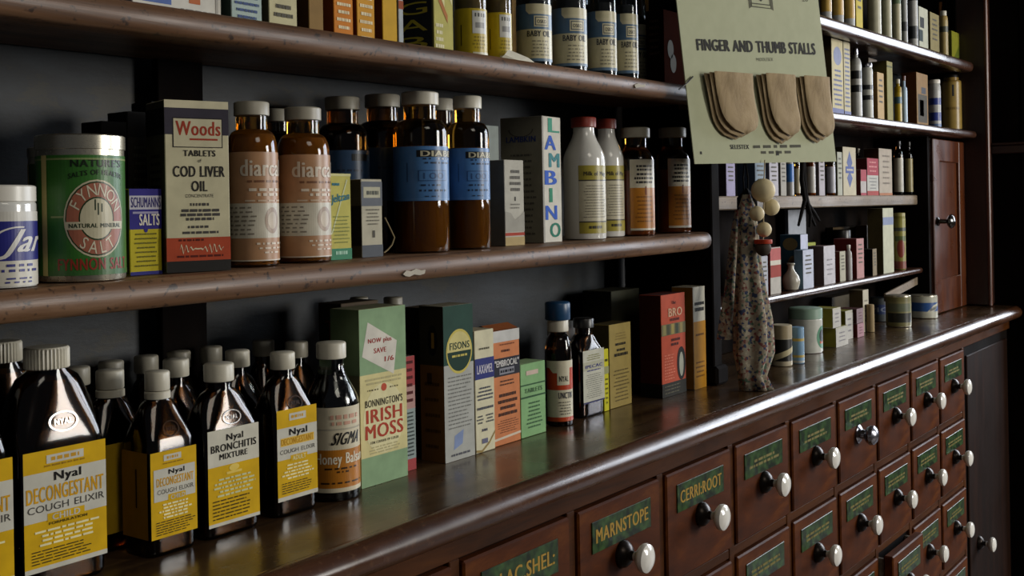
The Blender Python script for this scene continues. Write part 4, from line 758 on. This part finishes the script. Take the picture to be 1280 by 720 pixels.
goods([
    ('box', (1040, 1054), (49, 134), .785, 'c8bc94', '6a5c40', 'tall cream carton with blue print beside the finger stall card', dict(art=Art().e(.5, .78, .35, .12, '8e94b0', 1).para(.1, .9, .62, .12, 8, '7a80a0', .4).r(0, 0, 1, .1, '7a80a8', 1))),
    ('box', (1055, 1063), (52, 136), .785, 'c4ba98', '6a5c40', 'narrow cream carton with blue print, second from the card', dict(art=Art().para(.1, .9, .92, .12, 14, '8086a4', .4).r(0, 0, 1, .08, '7a80a8', 1))),
    ('bot', (1063, 1077), (60, 138), .785, 'b4b4ae', 'c0c0ba', 'white bottle with two black bands and clear stopper', dict(art=bands((.72, .88, '1c1e20'), (.46, .6, '1c1e20')), l0=.05, l1=.76, zs=.76, zt=.86, nr=.4, cap=CHROME, cr=.45)),
    ('bot', (1077, 1091), (79, 140), .785, 'b8b8ae', 'bcbcb0', 'straight white bottle with thin black bands', dict(art=bands((.6, .70, '1c1e20'), (.38, .48, '1c1e20')), l0=.05, l1=.86, zs=.86, zt=.9, nr=.9, cap=CHROME, cr=.95, ch=.08)),
    ('box', (1097, 1105), (91, 143), .785, 'b89a68', '7a5a30', 'light brown carton on the second right shelf', dict(dp=.05)),
    ('box', (1109, 1116), (77, 146), .785, '8c8448', '7a7440', 'tall olive carton reaching up to the shelf bracket', dict(dp=.045, art=bands((.9, .93, '5a5a30')))),
    ('bot', (1118, 1127), (99, 147), .785, 'a88c1c', 'b89c1c', 'small yellow bottle with cream top', dict(art=bands((.62, .85, '4a6a7a')), l1=.7, zs=.78, zt=.84, cap=CREAMCAP)),
    ('bot', (1126, 1134), (95, 149), .785, 'a8c0d4', 'b0c8dc', 'small pale blue bottle with brown top', dict(cap=solid('brown_cap', '6a4438', .4), zs=.72, zt=.78, l1=.7)),
    ('box', (1146, 1160), (92, 151), .785, '8c6c40', '6a3c18', 'brown and orange carton with dark printed panel', dict(art=Art().r(.1, .08, .9, .6, '4a4438', 1).r(.25, .2, .6, .5, 'a88048', 1).r(.4, .62, .8, .74, '4a4a50', 1))),
    ('bot', (1161, 1176), (100, 155), .785, 'b4b4b0', 'b8b8b4', 'white bottle with blue bands', dict(art=bands((0, .12, '5a74a0'), (.2, .42, '2c3c88'), (.62, .8, '2c3c88')), l0=.02, l1=.78, zs=.84, zt=.9, nr=.9, cap=WHITECAP, cr=.95, ch=.08)),
    ('bot', (1177, 1202), (94, 158), .785, '8c7036', 'a08440', 'tan tin with dark lid at the end of the second right shelf', dict(name='medicine_tin', cat='tin', art=Art().r(.44, .72, .5, .95, '2a2a2a', 1).words(.2, .7, .45, .05, '7a6024').r(0, 0, 1, .06, '3a3630', 1), l0=.0, l1=.86, zs=.88, zt=.9, nr=.75, cr=.7, cap=BLACKCAP, ch=.1)),
], zr2, 'r2')
tag(mesh('wooden_ball', *lathe([(.001 + .016 * math.sin(math.pi * i / 10), zr2(2.95) + .0165 - .016 * math.cos(math.pi * i / 10)) for i in range(11)], 18, ony(1208, 148, .80).x, .80), paper('8a4c24'), None, True), 'small round brown ball at the end of the second right shelf', 'ball')
AM = dict(glass=AMBER)
goods([
    ('box', (908, 919), (196, 252), .835, 'a8a0c0', '6a6478', 'lavender carton just right of the dark upright'),
    ('box', (944, 957), (194, 250), .825, '8a98a4', '4a5a68', 'dull blue carton behind the wooden beads'),
    ('box', (962, 973), (196, 250), .828, 'b8b4bc', '6a6870', 'pale grey carton below the card, first right of the beads'),
    ('box', (976, 983), (198, 249), .828, 'a8a49a', '6c6a60', 'narrow grey carton below the card'),
    ('bot', (983, 992), (192, 249), .828, 'b4b4b4', 'b8b8b8', 'small white bottle with bright blue band below the card', dict(art=bands((.42, 1, '3a78c8')), l0=.02, l1=.75)),
    ('bot', (993, 1000), (190, 248), .828, '9a6a28', 'b4a888', 'small amber bottle left of the black tassel', dict(glass=AMBER, content=PALEC)),
    ('bot', (1008, 1019), (184, 247), .828, 'b07a28', 'bcb8b0', 'small amber bottle with white label right of the black tassel', dict(glass=AMBER, content=HONEYC, l1=.6)),
    ('box', (1024, 1031), (195, 246), .828, 'b4aeb4', '6a6468', 'narrow lilac-white carton below the card corner'),
    ('bot', (1033, 1044), (190, 246), .822, '9a7a30', 'b8b8c0', 'small bottle with white label under the card corner', dict(glass=AMBER, content=HONEYC, l1=.66)),
    ('box', (1047, 1053), (190, 245), .824, 'b0b0a0', '5a5a40', 'thin pale carton left of the diamond carton'),
    ('box', (1054, 1070), (184, 245), .825, 'c4baa0', '5c5440', 'cream carton with blue diamond emblem', dict(art=Art().poly([(.5, .92), (.72, .68), (.5, .5), (.28, .68)], '6470a0', 1).poly([(.5, .5), (.72, .36), (.5, .16), (.28, .36)], '6470a0', 1).r(.18, .46, .82, .60, '5a66a0', 2).words(.24, .78, .51, .04, 'c8c0b0'))),
    ('bot', (1069, 1077), (186, 245), .866, '8a8e9a', 'a8a060', 'small clear bottle right of the diamond carton', dict(glass=SMOKE, l0=.3, l1=.7)),
    ('box', (1076, 1083), (212, 244), .822, 'b8b0ac', '7a3a3c', 'small red and white carton next to the clear bottle', dict(dp=.025, art=bands((.55, 1, 'a84a54'), (0, .1, 'a84a54')))),
    ('box', (1084, 1098), (198, 243), .825, 'bcbab2', '6a2a30', 'carton with red upper half and white lower half', dict(dp=.025, art=Art().r(0, .54, 1, 1, 'a4404c', 1).r(0, 0, 1, .12, 'a84c48', 1).para(.15, .85, .95, .6, 3, 'd08a8a', .35).para(.15, .85, .5, .15, 4, '8a8a88', .3))),
    ('box', (1099, 1115), (186, 243), .825, 'b4a898', '6a4a30', 'pinkish tan carton, tallest of the third right shelf', dict(art=Art().r(0, 0, 1, .05, 'b07858', 1).para(.2, .85, .9, .2, 6, '8a8074', .3))),
    ('bot', (1117, 1129), (176, 241), .825, '4a3018', 'bcb8a8', 'dark bottle with cream label, second from the end of the third right shelf', dict(glass=DAMBER, content=SYRUP, cap=BLACKCAP, l1=.68, zs=.7)),
    ('bot', (1131, 1141), (177, 240), .818, '4a3018', 'a09464', 'dark bottle with tan label, last on the third right shelf', dict(glass=DAMBER, content=SYRUP, cap=BLACKCAP, l1=.68, zs=.7)),
], zr3, 'r3')
Z4 = ZC - 0.1655
goods([
    ('box', (952, 960), (320, 365), .818, 'b0b0b8', '6a6470', 'narrow pale carton right beside the floral cloth'),
    ('box', (963, 976), (309, 362), .818, 'b8b2a8', '7a2c24', 'white carton with red and brown blocks beside the white jug', dict(art=bands((.36, .62, '9a3c30'), (.62, .72, 'd0c8b8'), (.72, .98, 'b8605c')))),
    ('box', (1001, 1010), (293, 357), .833, '7a9ab8', '2a4a5e', 'dark blue carton with tan ovals on its side', dict(dp=.042, art=bands((.68, 1, 'c4c8dc')), sart=Art().e(.5, .82, .36, .12, '8a7a54', 1).e(.62, .33, .30, .27, '8a7a54', 1).r(.52, .2, .70, .48, '4a5048', 2))),
    ('box', (1004, 1017), (312, 357), .812, 'c0c4d4', '7a98b0', 'lavender-white carton in front of the dark blue carton', dict(dp=.018)),
    ('box', (1010, 1020), (303, 352), .858, '9aa040', '6a7028', 'yellow-green carton peeping from behind the lavender carton', dict(art=bands((.2, .3, '5a6028'), (.5, .6, '5a6028')))),
    ('box', (1030, 1044), (307, 350), .815, 'c4c0c4', '6a5048', 'white carton with red side, mid lower right shelf', dict(art=Art().para(.2, .8, .7, .2, 4, 'a8a4a8', .3))),
    ('bot', (1041, 1064), (287, 345), .862, '3a3030', '4a4240', 'dark jar with wide black lid on the lower right shelf', dict(name='ointment_jar', cat='jar', cap=BLACKCAP, zs=.74, zt=.78, nr=.9, cr=1.0, ch=.2, l1=.7)),
    ('box', (1050, 1057), (314, 347), .818, 'b0ac98', '6a3430', 'small cream carton with dark red side'),
    ('bot', (1057, 1065), (306, 345), .812, 'b8b4b0', 'b8b4b4', 'small white bottle left of the red carton', dict(cap=WHITECAP)),
    ('box', (1071, 1080), (298, 344), .815, 'b88a88', '6a2420', 'brick red carton with pink front', dict(dp=.05)),
    ('box', (1091, 1096), (311, 340), .815, '8a7c64', '14161a', 'low black carton with thin tan front', dict(dp=.032, z0=None)),
    ('box', (1084, 1096), (281, 338), .868, 'b8b4b0', '5a4a3c', 'white-fronted carton behind the black carton', dict(dp=.026, art=bands((0, .5, 'a8a4a0')))),
    ('box', (1104, 1117), (260, 336), .815, 'c0c0a8', '5c5434', 'tall cream carton on the lower right shelf', dict(art=bands((.74, .86, '8a94b0')))),
    ('bot', (1117, 1132), (266, 334), .815, '8c8640', '9a9448', 'patterned yellow-green tin at the end of the lower right shelf', dict(name='medicine_tin', cat='tin', art=Art().e(.5, .4, .2, .18, '8a3c2c', 1).r(0, .75, 1, .82, '4a5048', 1).r(0, 0, 1, .15, '8a4a3c', 1).r(.2, .55, .8, .65, '5a6a38', 1), zs=.93, zt=.95, nr=.95, cr=1.0, ch=.06, l0=.02, l1=.9, cap=solid('gold_lid', 'a09858', .4))),
], zr4, 'r4')
carton('white_box', 'small white box lying on top of the dark blue carton', 'box', (1000, 1010), (293, 312), .850, .03, 'c4c8d8', '8a98ac', None, None, None, 0, None, zr4, None, None) if False else None
carton('grey_board', 'upright pale grey board against the back of the lower right shelf', 'board', (986, 1008), (262, 340), .895, .008, 'a4a8b0', '70747c', None, None, None, 0, None, zr4)
carton('long_box', 'long brown box lying under the unvarnished shelf at the back', 'box', (1042, 1082), (283, 338), .903, .015, '4a3c28', '2e2418', None, None, None, 0, None, zr4)
# white jug
p = ony(989, 357, .822)
tag(mesh('stoneware_jug', *lathe([(r_, zr4(p.x) + .0005 + z_) for r_, z_ in ((.008, 0), (.013, .003), (.016, .013), (.0165, .02), (.014, .028), (.008, .036), (.0055, .041), (.0055, .047), (.008, .050), (.007, .0515), (.001, .0516))], 24, p.x, p.y), solid('stoneware_white', 'b4ae9e', .3), None, True), 'small round pale stoneware jug at the left of the lower right shelf', 'jug')
# goods on the far counter
A = Art(); A.r(0, .68, 1, 1, 'a89878', 1).r(0, .1, 1, .66, '1c1a16', 1).poly([(0, .0), (1, .4), (1, .55), (0, .15)], 'c4b890', 2)
rbottle('paper_cup_tin', 'small cream and black round tin beside the floral cloth', 'tin', (964, 990), (405, 447), .752, paper('b8ac90'), None, None, None, .97, .98, .98, .02, 1, 'round', (.03, .97, 220, -60, 'b8ac90', A))
rbottle('medicine_tin', 'small pale blue round tin with yellow band', 'tin', (989, 1005), (408, 442), .745, paper('7ca0bc'), None, None, None, .97, .98, .98, .02, 1, 'round', (.03, .97, 220, -60, '7ca0bc', bands((.62, .70, 'c0a858'), (0, .06, 'b8b8b0'), (.15, .22, 'c0a858'))))
A = Art(); A.e(.80, .45, .18, .36, '4a8a68', 1).e(.78, .5, .09, .2, '1c2422', 2).r(.70, .25, .88, .34, 'b8603c', 2)
rbottle('ointment_jar', 'white jar with pale green lid and round green emblem', 'jar', (986, 1028), (384, 437), .770, MILK, solid('pale_green_lid', '86a08c', .4), None, None, .74, .76, .95, .25, 1.02, 'round', (.03, .74, 190, -52, 'c8c8bc', A))
for px, py, Y, z0, lb in (((1045, 1060), (408, 430), .772, None, 'lower olive yellow carton of the small stack beside the green-lidded jar'), ((1041, 1051), (390, 408), .772, .0305, 'upper left olive yellow carton on the small stack'), ((1057, 1066), (388, 424), .797, None, 'olive yellow carton behind the small yellow stack')):
    tz = None
    o = carton('pill_carton', lb, 'box', px, py, Y, .042, 'b4b0a0', '7c7426', '8c8430', Art().r(0, 0, 1, .9, 'b8b4ac', 1).para(.2, .8, .8, .2, 3, '8a868a', .3), None, 0, 'small yellow cartons', zcnt, None, (ZT + z0) if z0 else None)
    if z0 is None and 'lower' in lb: LOWH = o['h']
    if z0: o.location.z = ZT + LOWH + .0012
for px, py, Y, st, lb in (((1072, 1080), (404, 424), .790, False, 'lower brick red carton of the pair beside the yellow cartons'), ((1071, 1079), (385, 404), .790, True, 'upper dark red carton of the pair beside the yellow cartons')):
    o = carton('pill_carton', lb, 'box', px, py, Y, .04, 'a88088' if not st else '8a7478', '5e2218' if not st else '3a1a14', '4a1c14', Art().para(.2, .8, .8, .2, 3, '6a4448', .3), None, 0, 'small red cartons', zcnt, None, None if not st else ZT + .03)
    if st: o.location.z = ZT + LOWR + .0012
    else: LOWR = o['h']
carton('pill_carton', 'narrow tall cream carton behind the red cartons', 'box', (1079, 1086), (362, 418), .812, .03, 'b8b09c', '6a5c40', None, Art().para(.2, .8, .8, .2, 5, '8a8474', .3))
carton('long_box', 'dark brown long box at the back under the lower right shelf', 'box', (1040, 1078), (368, 405), .885, .03, '4a4232', '322a20')
rbottle('medicine_bottle', 'small tan round packet right of the red cartons', 'packet', (1083, 1093), (380, 416), .795, paper('a08c68'), None, None, None, .95, .97, .9, .02, 1, 'round', None)
A = Art(); A.r(0, .3, 1, .72, '2a3a68', 1).t('PIC', .2, .75, .4, .2, '8a94a8', 1)
rbottle('medicine_tin', 'dark blue round tin half hidden behind the yellow-brown tin', 'tin', (1088, 1112), (371, 411), .835, paper('3a4048', .3), None, None, None, .97, .98, .98, .02, 1, 'round', (.03, .97, 200, -70, '4a4e50', A))
A = Art(); A.r(.15, .1, .9, .85, '8a8458', 1).r(.2, .12, .85, .45, '2a2a22', 2).r(.22, .5, .8, .78, '6a7058', 2)
rbottle('medicine_tin', 'yellow-brown round tin with picture label and steel rim', 'tin', (1107, 1139), (368, 411), .758, TINMETAL, None, None, None, .97, .98, .98, .02, 1, 'round', (.04, .94, 200, -68, '7a7448', A))
A = Art(); A.r(0, .30, 1, .72, '2e5490', 1).poly([(.5, .2), (.75, .35), (.95, .75), (.7, .6)], 'c8c4b0', 2).poly([(.6, .3), (.95, .5), (.95, .62), (.6, .45)], '5a7ab0', 2)
rbottle('medicine_tin', 'white and blue round tin with bird-like print, nearest the cupboard', 'tin', (1137, 1172), (368, 409), .760, TINMETAL, None, None, None, .97, .98, .98, .02, 1, 'round', (.04, .94, 200, -68, 'b8b6a4', A))
q = [ony(1106, 372, .819), ony(1146, 351, .819)]
d_ = (q[1] - q[0]); n_ = Vector((0, 0, 1)).cross(d_).normalized() * .002; u_ = Vector((0, 0, .009))
V = [q[0] - n_ - u_, q[0] + n_ - u_, q[0] + n_ + u_, q[0] - n_ + u_, q[1] - n_ - u_, q[1] + n_ - u_, q[1] + n_ + u_, q[1] - n_ + u_]
FB = [[0, 1, 2, 3], [7, 6, 5, 4], [0, 4, 5, 1], [1, 5, 6, 2], [2, 6, 7, 3], [3, 7, 4, 0]]
tag(mesh('shelf_strut', V, FB, W_RAW), 'slanting pale wooden strut under the lower right shelf by the tins', 'strut')

# ---------------------------------------------------------------- finger stall card
PHI = math.radians(12); CD = Vector((math.cos(PHI), -math.sin(PHI), 0)); CN = Vector((-math.sin(PHI), -math.cos(PHI), 0))
P0 = ony(868, 205, .715); C0 = Vector((0, 0, ZC))
def hit(px, py):
    r = ray(px, py); k = (P0 - C0).dot(CN) / r.dot(CN); return C0 + r * k
q00, q10, q11, q01 = hit(868, 205), hit(1045, 202), hit(1011, -100), hit(834, -100)
def cmap(u, v, l): return q00 * (1 - u) * (1 - v) + q10 * u * (1 - v) + q11 * u * v + q01 * (1 - u) * v + CN * (.0008 + l * EPS)
cd = thing('display_card', 'sage green finger and thumb stalls card hanging in front of the upright', 'card', q00)
cq = [q00, q10, q11, q01]
rel(mesh('card', [p - CN * .0007 for p in cq] + [p + CN * .0007 for p in cq], [[3, 2, 1, 0], [4, 5, 6, 7], [0, 1, 5, 4], [1, 2, 6, 5], [2, 3, 7, 6], [3, 0, 4, 7]], CARD), cd)
A = Art(); K = '2e2c26'
A.t('FINGER AND THUMB STALLS', .093, .925, .470, .046, K, 1, 3, 0, -.022).t('FINGER AND THUMB STALLS', .0965, .9285, .4715, .046, K, 1, 3.7, 0, -.022).t('MIDDLESEX', .48, .60, .424, .013, '6a6a54', 0, 3)
A.t('SELESTEX', .235, .36, .060, .018, K, 1, 3, 0, -.001).words(.37, .78, .062, .012, '4a4838').words(.42, .68, .038, .011, '4a4838').r(.545, .03, .565, .05, K, 3).r(.04, .04, .05, .052, K, 3)
A.t('26', .87, .915, .668, .018, '5a5844', 0, 3)
# crest: shield with quarters, and ribbon
A.poly([(.50, .83), (.615, .822), (.615, .70), (.56, .668), (.50, .70)], '3a382e', 1).poly([(.515, .81), (.553, .808), (.553, .755), (.515, .755)], '9a9c7c', 2).poly([(.565, .808), (.603, .805), (.603, .755), (.565, .755)], '8a8c70', 2).poly([(.515, .745), (.553, .745), (.553, .69), (.515, .70)], '8a8c70', 2).poly([(.565, .745), (.603, .745), (.603, .70), (.565, .69)], '9a9c7c', 2)
A.poly([(.485, .665), (.63, .655), (.63, .637), (.485, .647)], '4a4838', 1).poly([(.492, .660), (.623, .651), (.623, .641), (.492, .651)], 'a4a684', 2)
A.poly([(.47, .70), (.495, .71), (.495, .65), (.47, .64)], '5a5844', 1).poly([(.62, .70), (.645, .69), (.645, .63), (.62, .64)], '5a5844', 1)
cc = Art(); cc.items = A.items
lo_, hi_ = Art(), Art(); lo_.items = [i for i in A.items if i[3] < 3]; hi_.items = [i for i in A.items if i[3] >= 3]
crest = rel(lo_.build('crest', cmap, None), cd)
hs = [i for i in hi_.items]
for grp in (hs[:6], [hs[6]], hs[7:10], [hs[10]], [hs[11]], [hs[12]], [hs[13]], hs[14:]):
    g_ = Art(); g_.items = grp
    if grp: rel(g_.build('lettering', cmap, None), cd)
tk = ony(857, 103, .708)
rel(mesh('pin', *tube([hit(848, 112) + CN * .001, hit(856, 104) + CN * .004, hit(864, 96) + CN * .003], .0011, 6), BLACKCAP, None, True), cd)
cx_ = (q10 - q00).normalized(); cy_ = (q01 - q00).normalized()
def stall(pxa, pxb, pya, pyb, label, seed):
    rg = random.Random(seed); a, b, c = hit(pxa, pya), hit(pxb, pya), hit(pxa + (pyb - pya) * .11, pyb); w_ = (b - a).length; L = (c - a).length
    t = thing('finger_stall', label, 'finger stall', a + CN * .002, 0, 'finger stalls on the card')
    for k in range(3):
        off = cx_ * (-.004 * (2 - k) + .002) + CN * (.0035 + .0055 * k) - cy_ * (-.001 * k); wk = w_ * (.80 - .02 * (2 - k)); Lk = L * (.97 - .035 * k + rg.random() * .02)
        rings = []; N = 14
        for i in range(N + 1):
            s_ = i / N; hwid = wk / 2 * (1 - .10 * s_) * (math.sqrt(max(0, 1 - max(0, (s_ - .62) / .38) ** 2.2)) if s_ > .62 else 1); hwid = max(hwid, .0008)
            th = .0032 * (1 - .5 * abs(s_ - .4)) * (math.sqrt(max(0.02, 1 - max(0, (s_ - .8) / .2) ** 2)))
            lean = cx_ * (.16 * wk * s_ ** 1.7); ctr = off + cx_ * (wk / 2 + .004) + cy_ * (-Lk * s_) + lean
            ring = []
            for j in range(20):
                an = 2 * math.pi * j / 20; bmp = .0005 * math.sin(an * 3 + s_ * 9 + k)
                ring.append(ctr + cx_ * hwid * math.cos(an) + CN * ((th + bmp) * math.copysign(abs(math.sin(an)) ** .7, math.sin(an)) + .0012 * math.sin(6 * s_ + k)))
            rings.append(ring)
        mesh('sheath', *loft(rings), LEATHER, None, True, t, None, 80)
stall(877, 937, 92, 177, 'widest tan leather finger stall, left on the green card', 1)
stall(942, 988, 94, 181, 'tan leather finger stall in the middle of the green card', 2)
stall(990, 1030, 97, 181, 'narrowest tan leather finger stall, right on the green card', 3)

# ---------------------------------------------------------------- floral cloth, beads, tassel
def drape(name, label, path, widths, Y, folds, seed):
    rings = []
    for i, ((px, py), hwd) in enumerate(zip(path, widths)):
        c = ony(px, py, Y); w_ = hwd * dep(c.x, c.y) / F; ring = []
        for j in range(36):
            a = 2 * math.pi * j / 36; k = 1 + .22 * math.sin(a * folds + seed + i * .12) * min(1, i / 2)
            pt = (c + Vector((.62, -.78, 0)) * w_ * k * math.cos(a) + Vector((.78, .62, 0)) * w_ * .5 * k * math.sin(a)); pt.z = max(pt.z, ZT + .0012); ring.append(pt)
        rings.append(ring)
    return mesh(name, *loft(rings), M_FLORAL, None, True, None, None, 80)
fl = thing('floral_cloth', 'long floral cotton garment hanging to the counter beside the upright', 'cloth', ony(938, 488, .70))
def sub(o): return rel(o, fl)
sub(drape('skirt', '', [(933, 243), (934, 258), (935, 285), (936, 320), (938, 360), (941, 400), (942, 440), (940, 470), (945, 489)], [5, 10, 11, 13, 17, 22, 23, 16, 19], .700, 5, 0.3))
sub(drape('sleeve', '', [(923, 262), (920, 290), (917, 330), (914, 370), (911, 400), (909, 424)], [4, 6, 7, 8, 10, 11], .735, 4, 1.4))
sub(mesh('black_collar', *tube([ony(926, 262, .715), ony(928, 250, .71), ony(933, 243, .705), ony(939, 250, .70), ony(940, 262, .70)], [.006, .009, .010, .010, .008], 10), BLACKF, None, True))
bd = thing('bead_rattle', 'string of pale wooden beads with a red ring hanging before the floral cloth', 'beads', ony(955, 300, .675))
for px, py, rp, nm, m in ((954, 238, 15, 'bead', BEADW), (946, 267, 9.5, 'bead', BEADW), (964, 259, 10.5, 'bead', BEADW), (955, 287, 9.5, 'bead', BEADW), (954, 310, 10, 'dark_bead', paper('4a4038'))):
    c = ony(px, py, .675); R = rp * dep(c.x, c.y) / F
    rel(mesh(nm, *lathe([(max(.0003, R * math.sin(math.pi * i / 14)), c.z - R * math.cos(math.pi * i / 14)) for i in range(15)], 24, c.x, c.y), m, None, True), bd)
sub(mesh('hanging_loop', *tube([ony(930, 244, .705), ony(929, 222, .704), ony(931, 196, .703), ony(935, 222, .702), ony(935, 244, .705)], .0012, 6), BLACKF, None, True))
c = ony(954, 302, .675); R = 11 * dep(c.x, c.y) / F
rel(mesh('red_ring', *lathe([(R * .7, c.z - .003), (R, c.z - .003), (R * 1.03, c.z), (R, c.z + .003), (R * .7, c.z + .003)], 24, c.x, c.y), REDW, None, True), bd)
rel(mesh('cord', *tube([ony(956, 200, .677), ony(955, 225, .675), ony(954, 300, .675)], .0009, 6), paper('b8a888', .8), None, True), bd)
ts = thing('black_tassel', 'black cord tassel hanging below the card in front of the unvarnished shelf', 'tassel', ony(1004, 205, .74))
for i, pts in enumerate((((1003, 196), (1002, 225), (1006, 250), (1001, 270), (998, 282)), ((1004, 196), (1005, 225), (1008, 250), (1013, 268), (1012, 284)), ((1003, 196), (1004, 230), (1010, 255), (1018, 266), (1024, 276)), ((1005, 196), (1003, 220), (1006, 248), (1010, 262), (1019, 282)))):
    pl_ = [ony(a, b, .74 + .002 * i) for a, b in pts]
    rel(mesh('cord', *tube(pl_, [.0038, .0042, .0038, .0030, .0022], 8), BLACKF, None, True), ts)
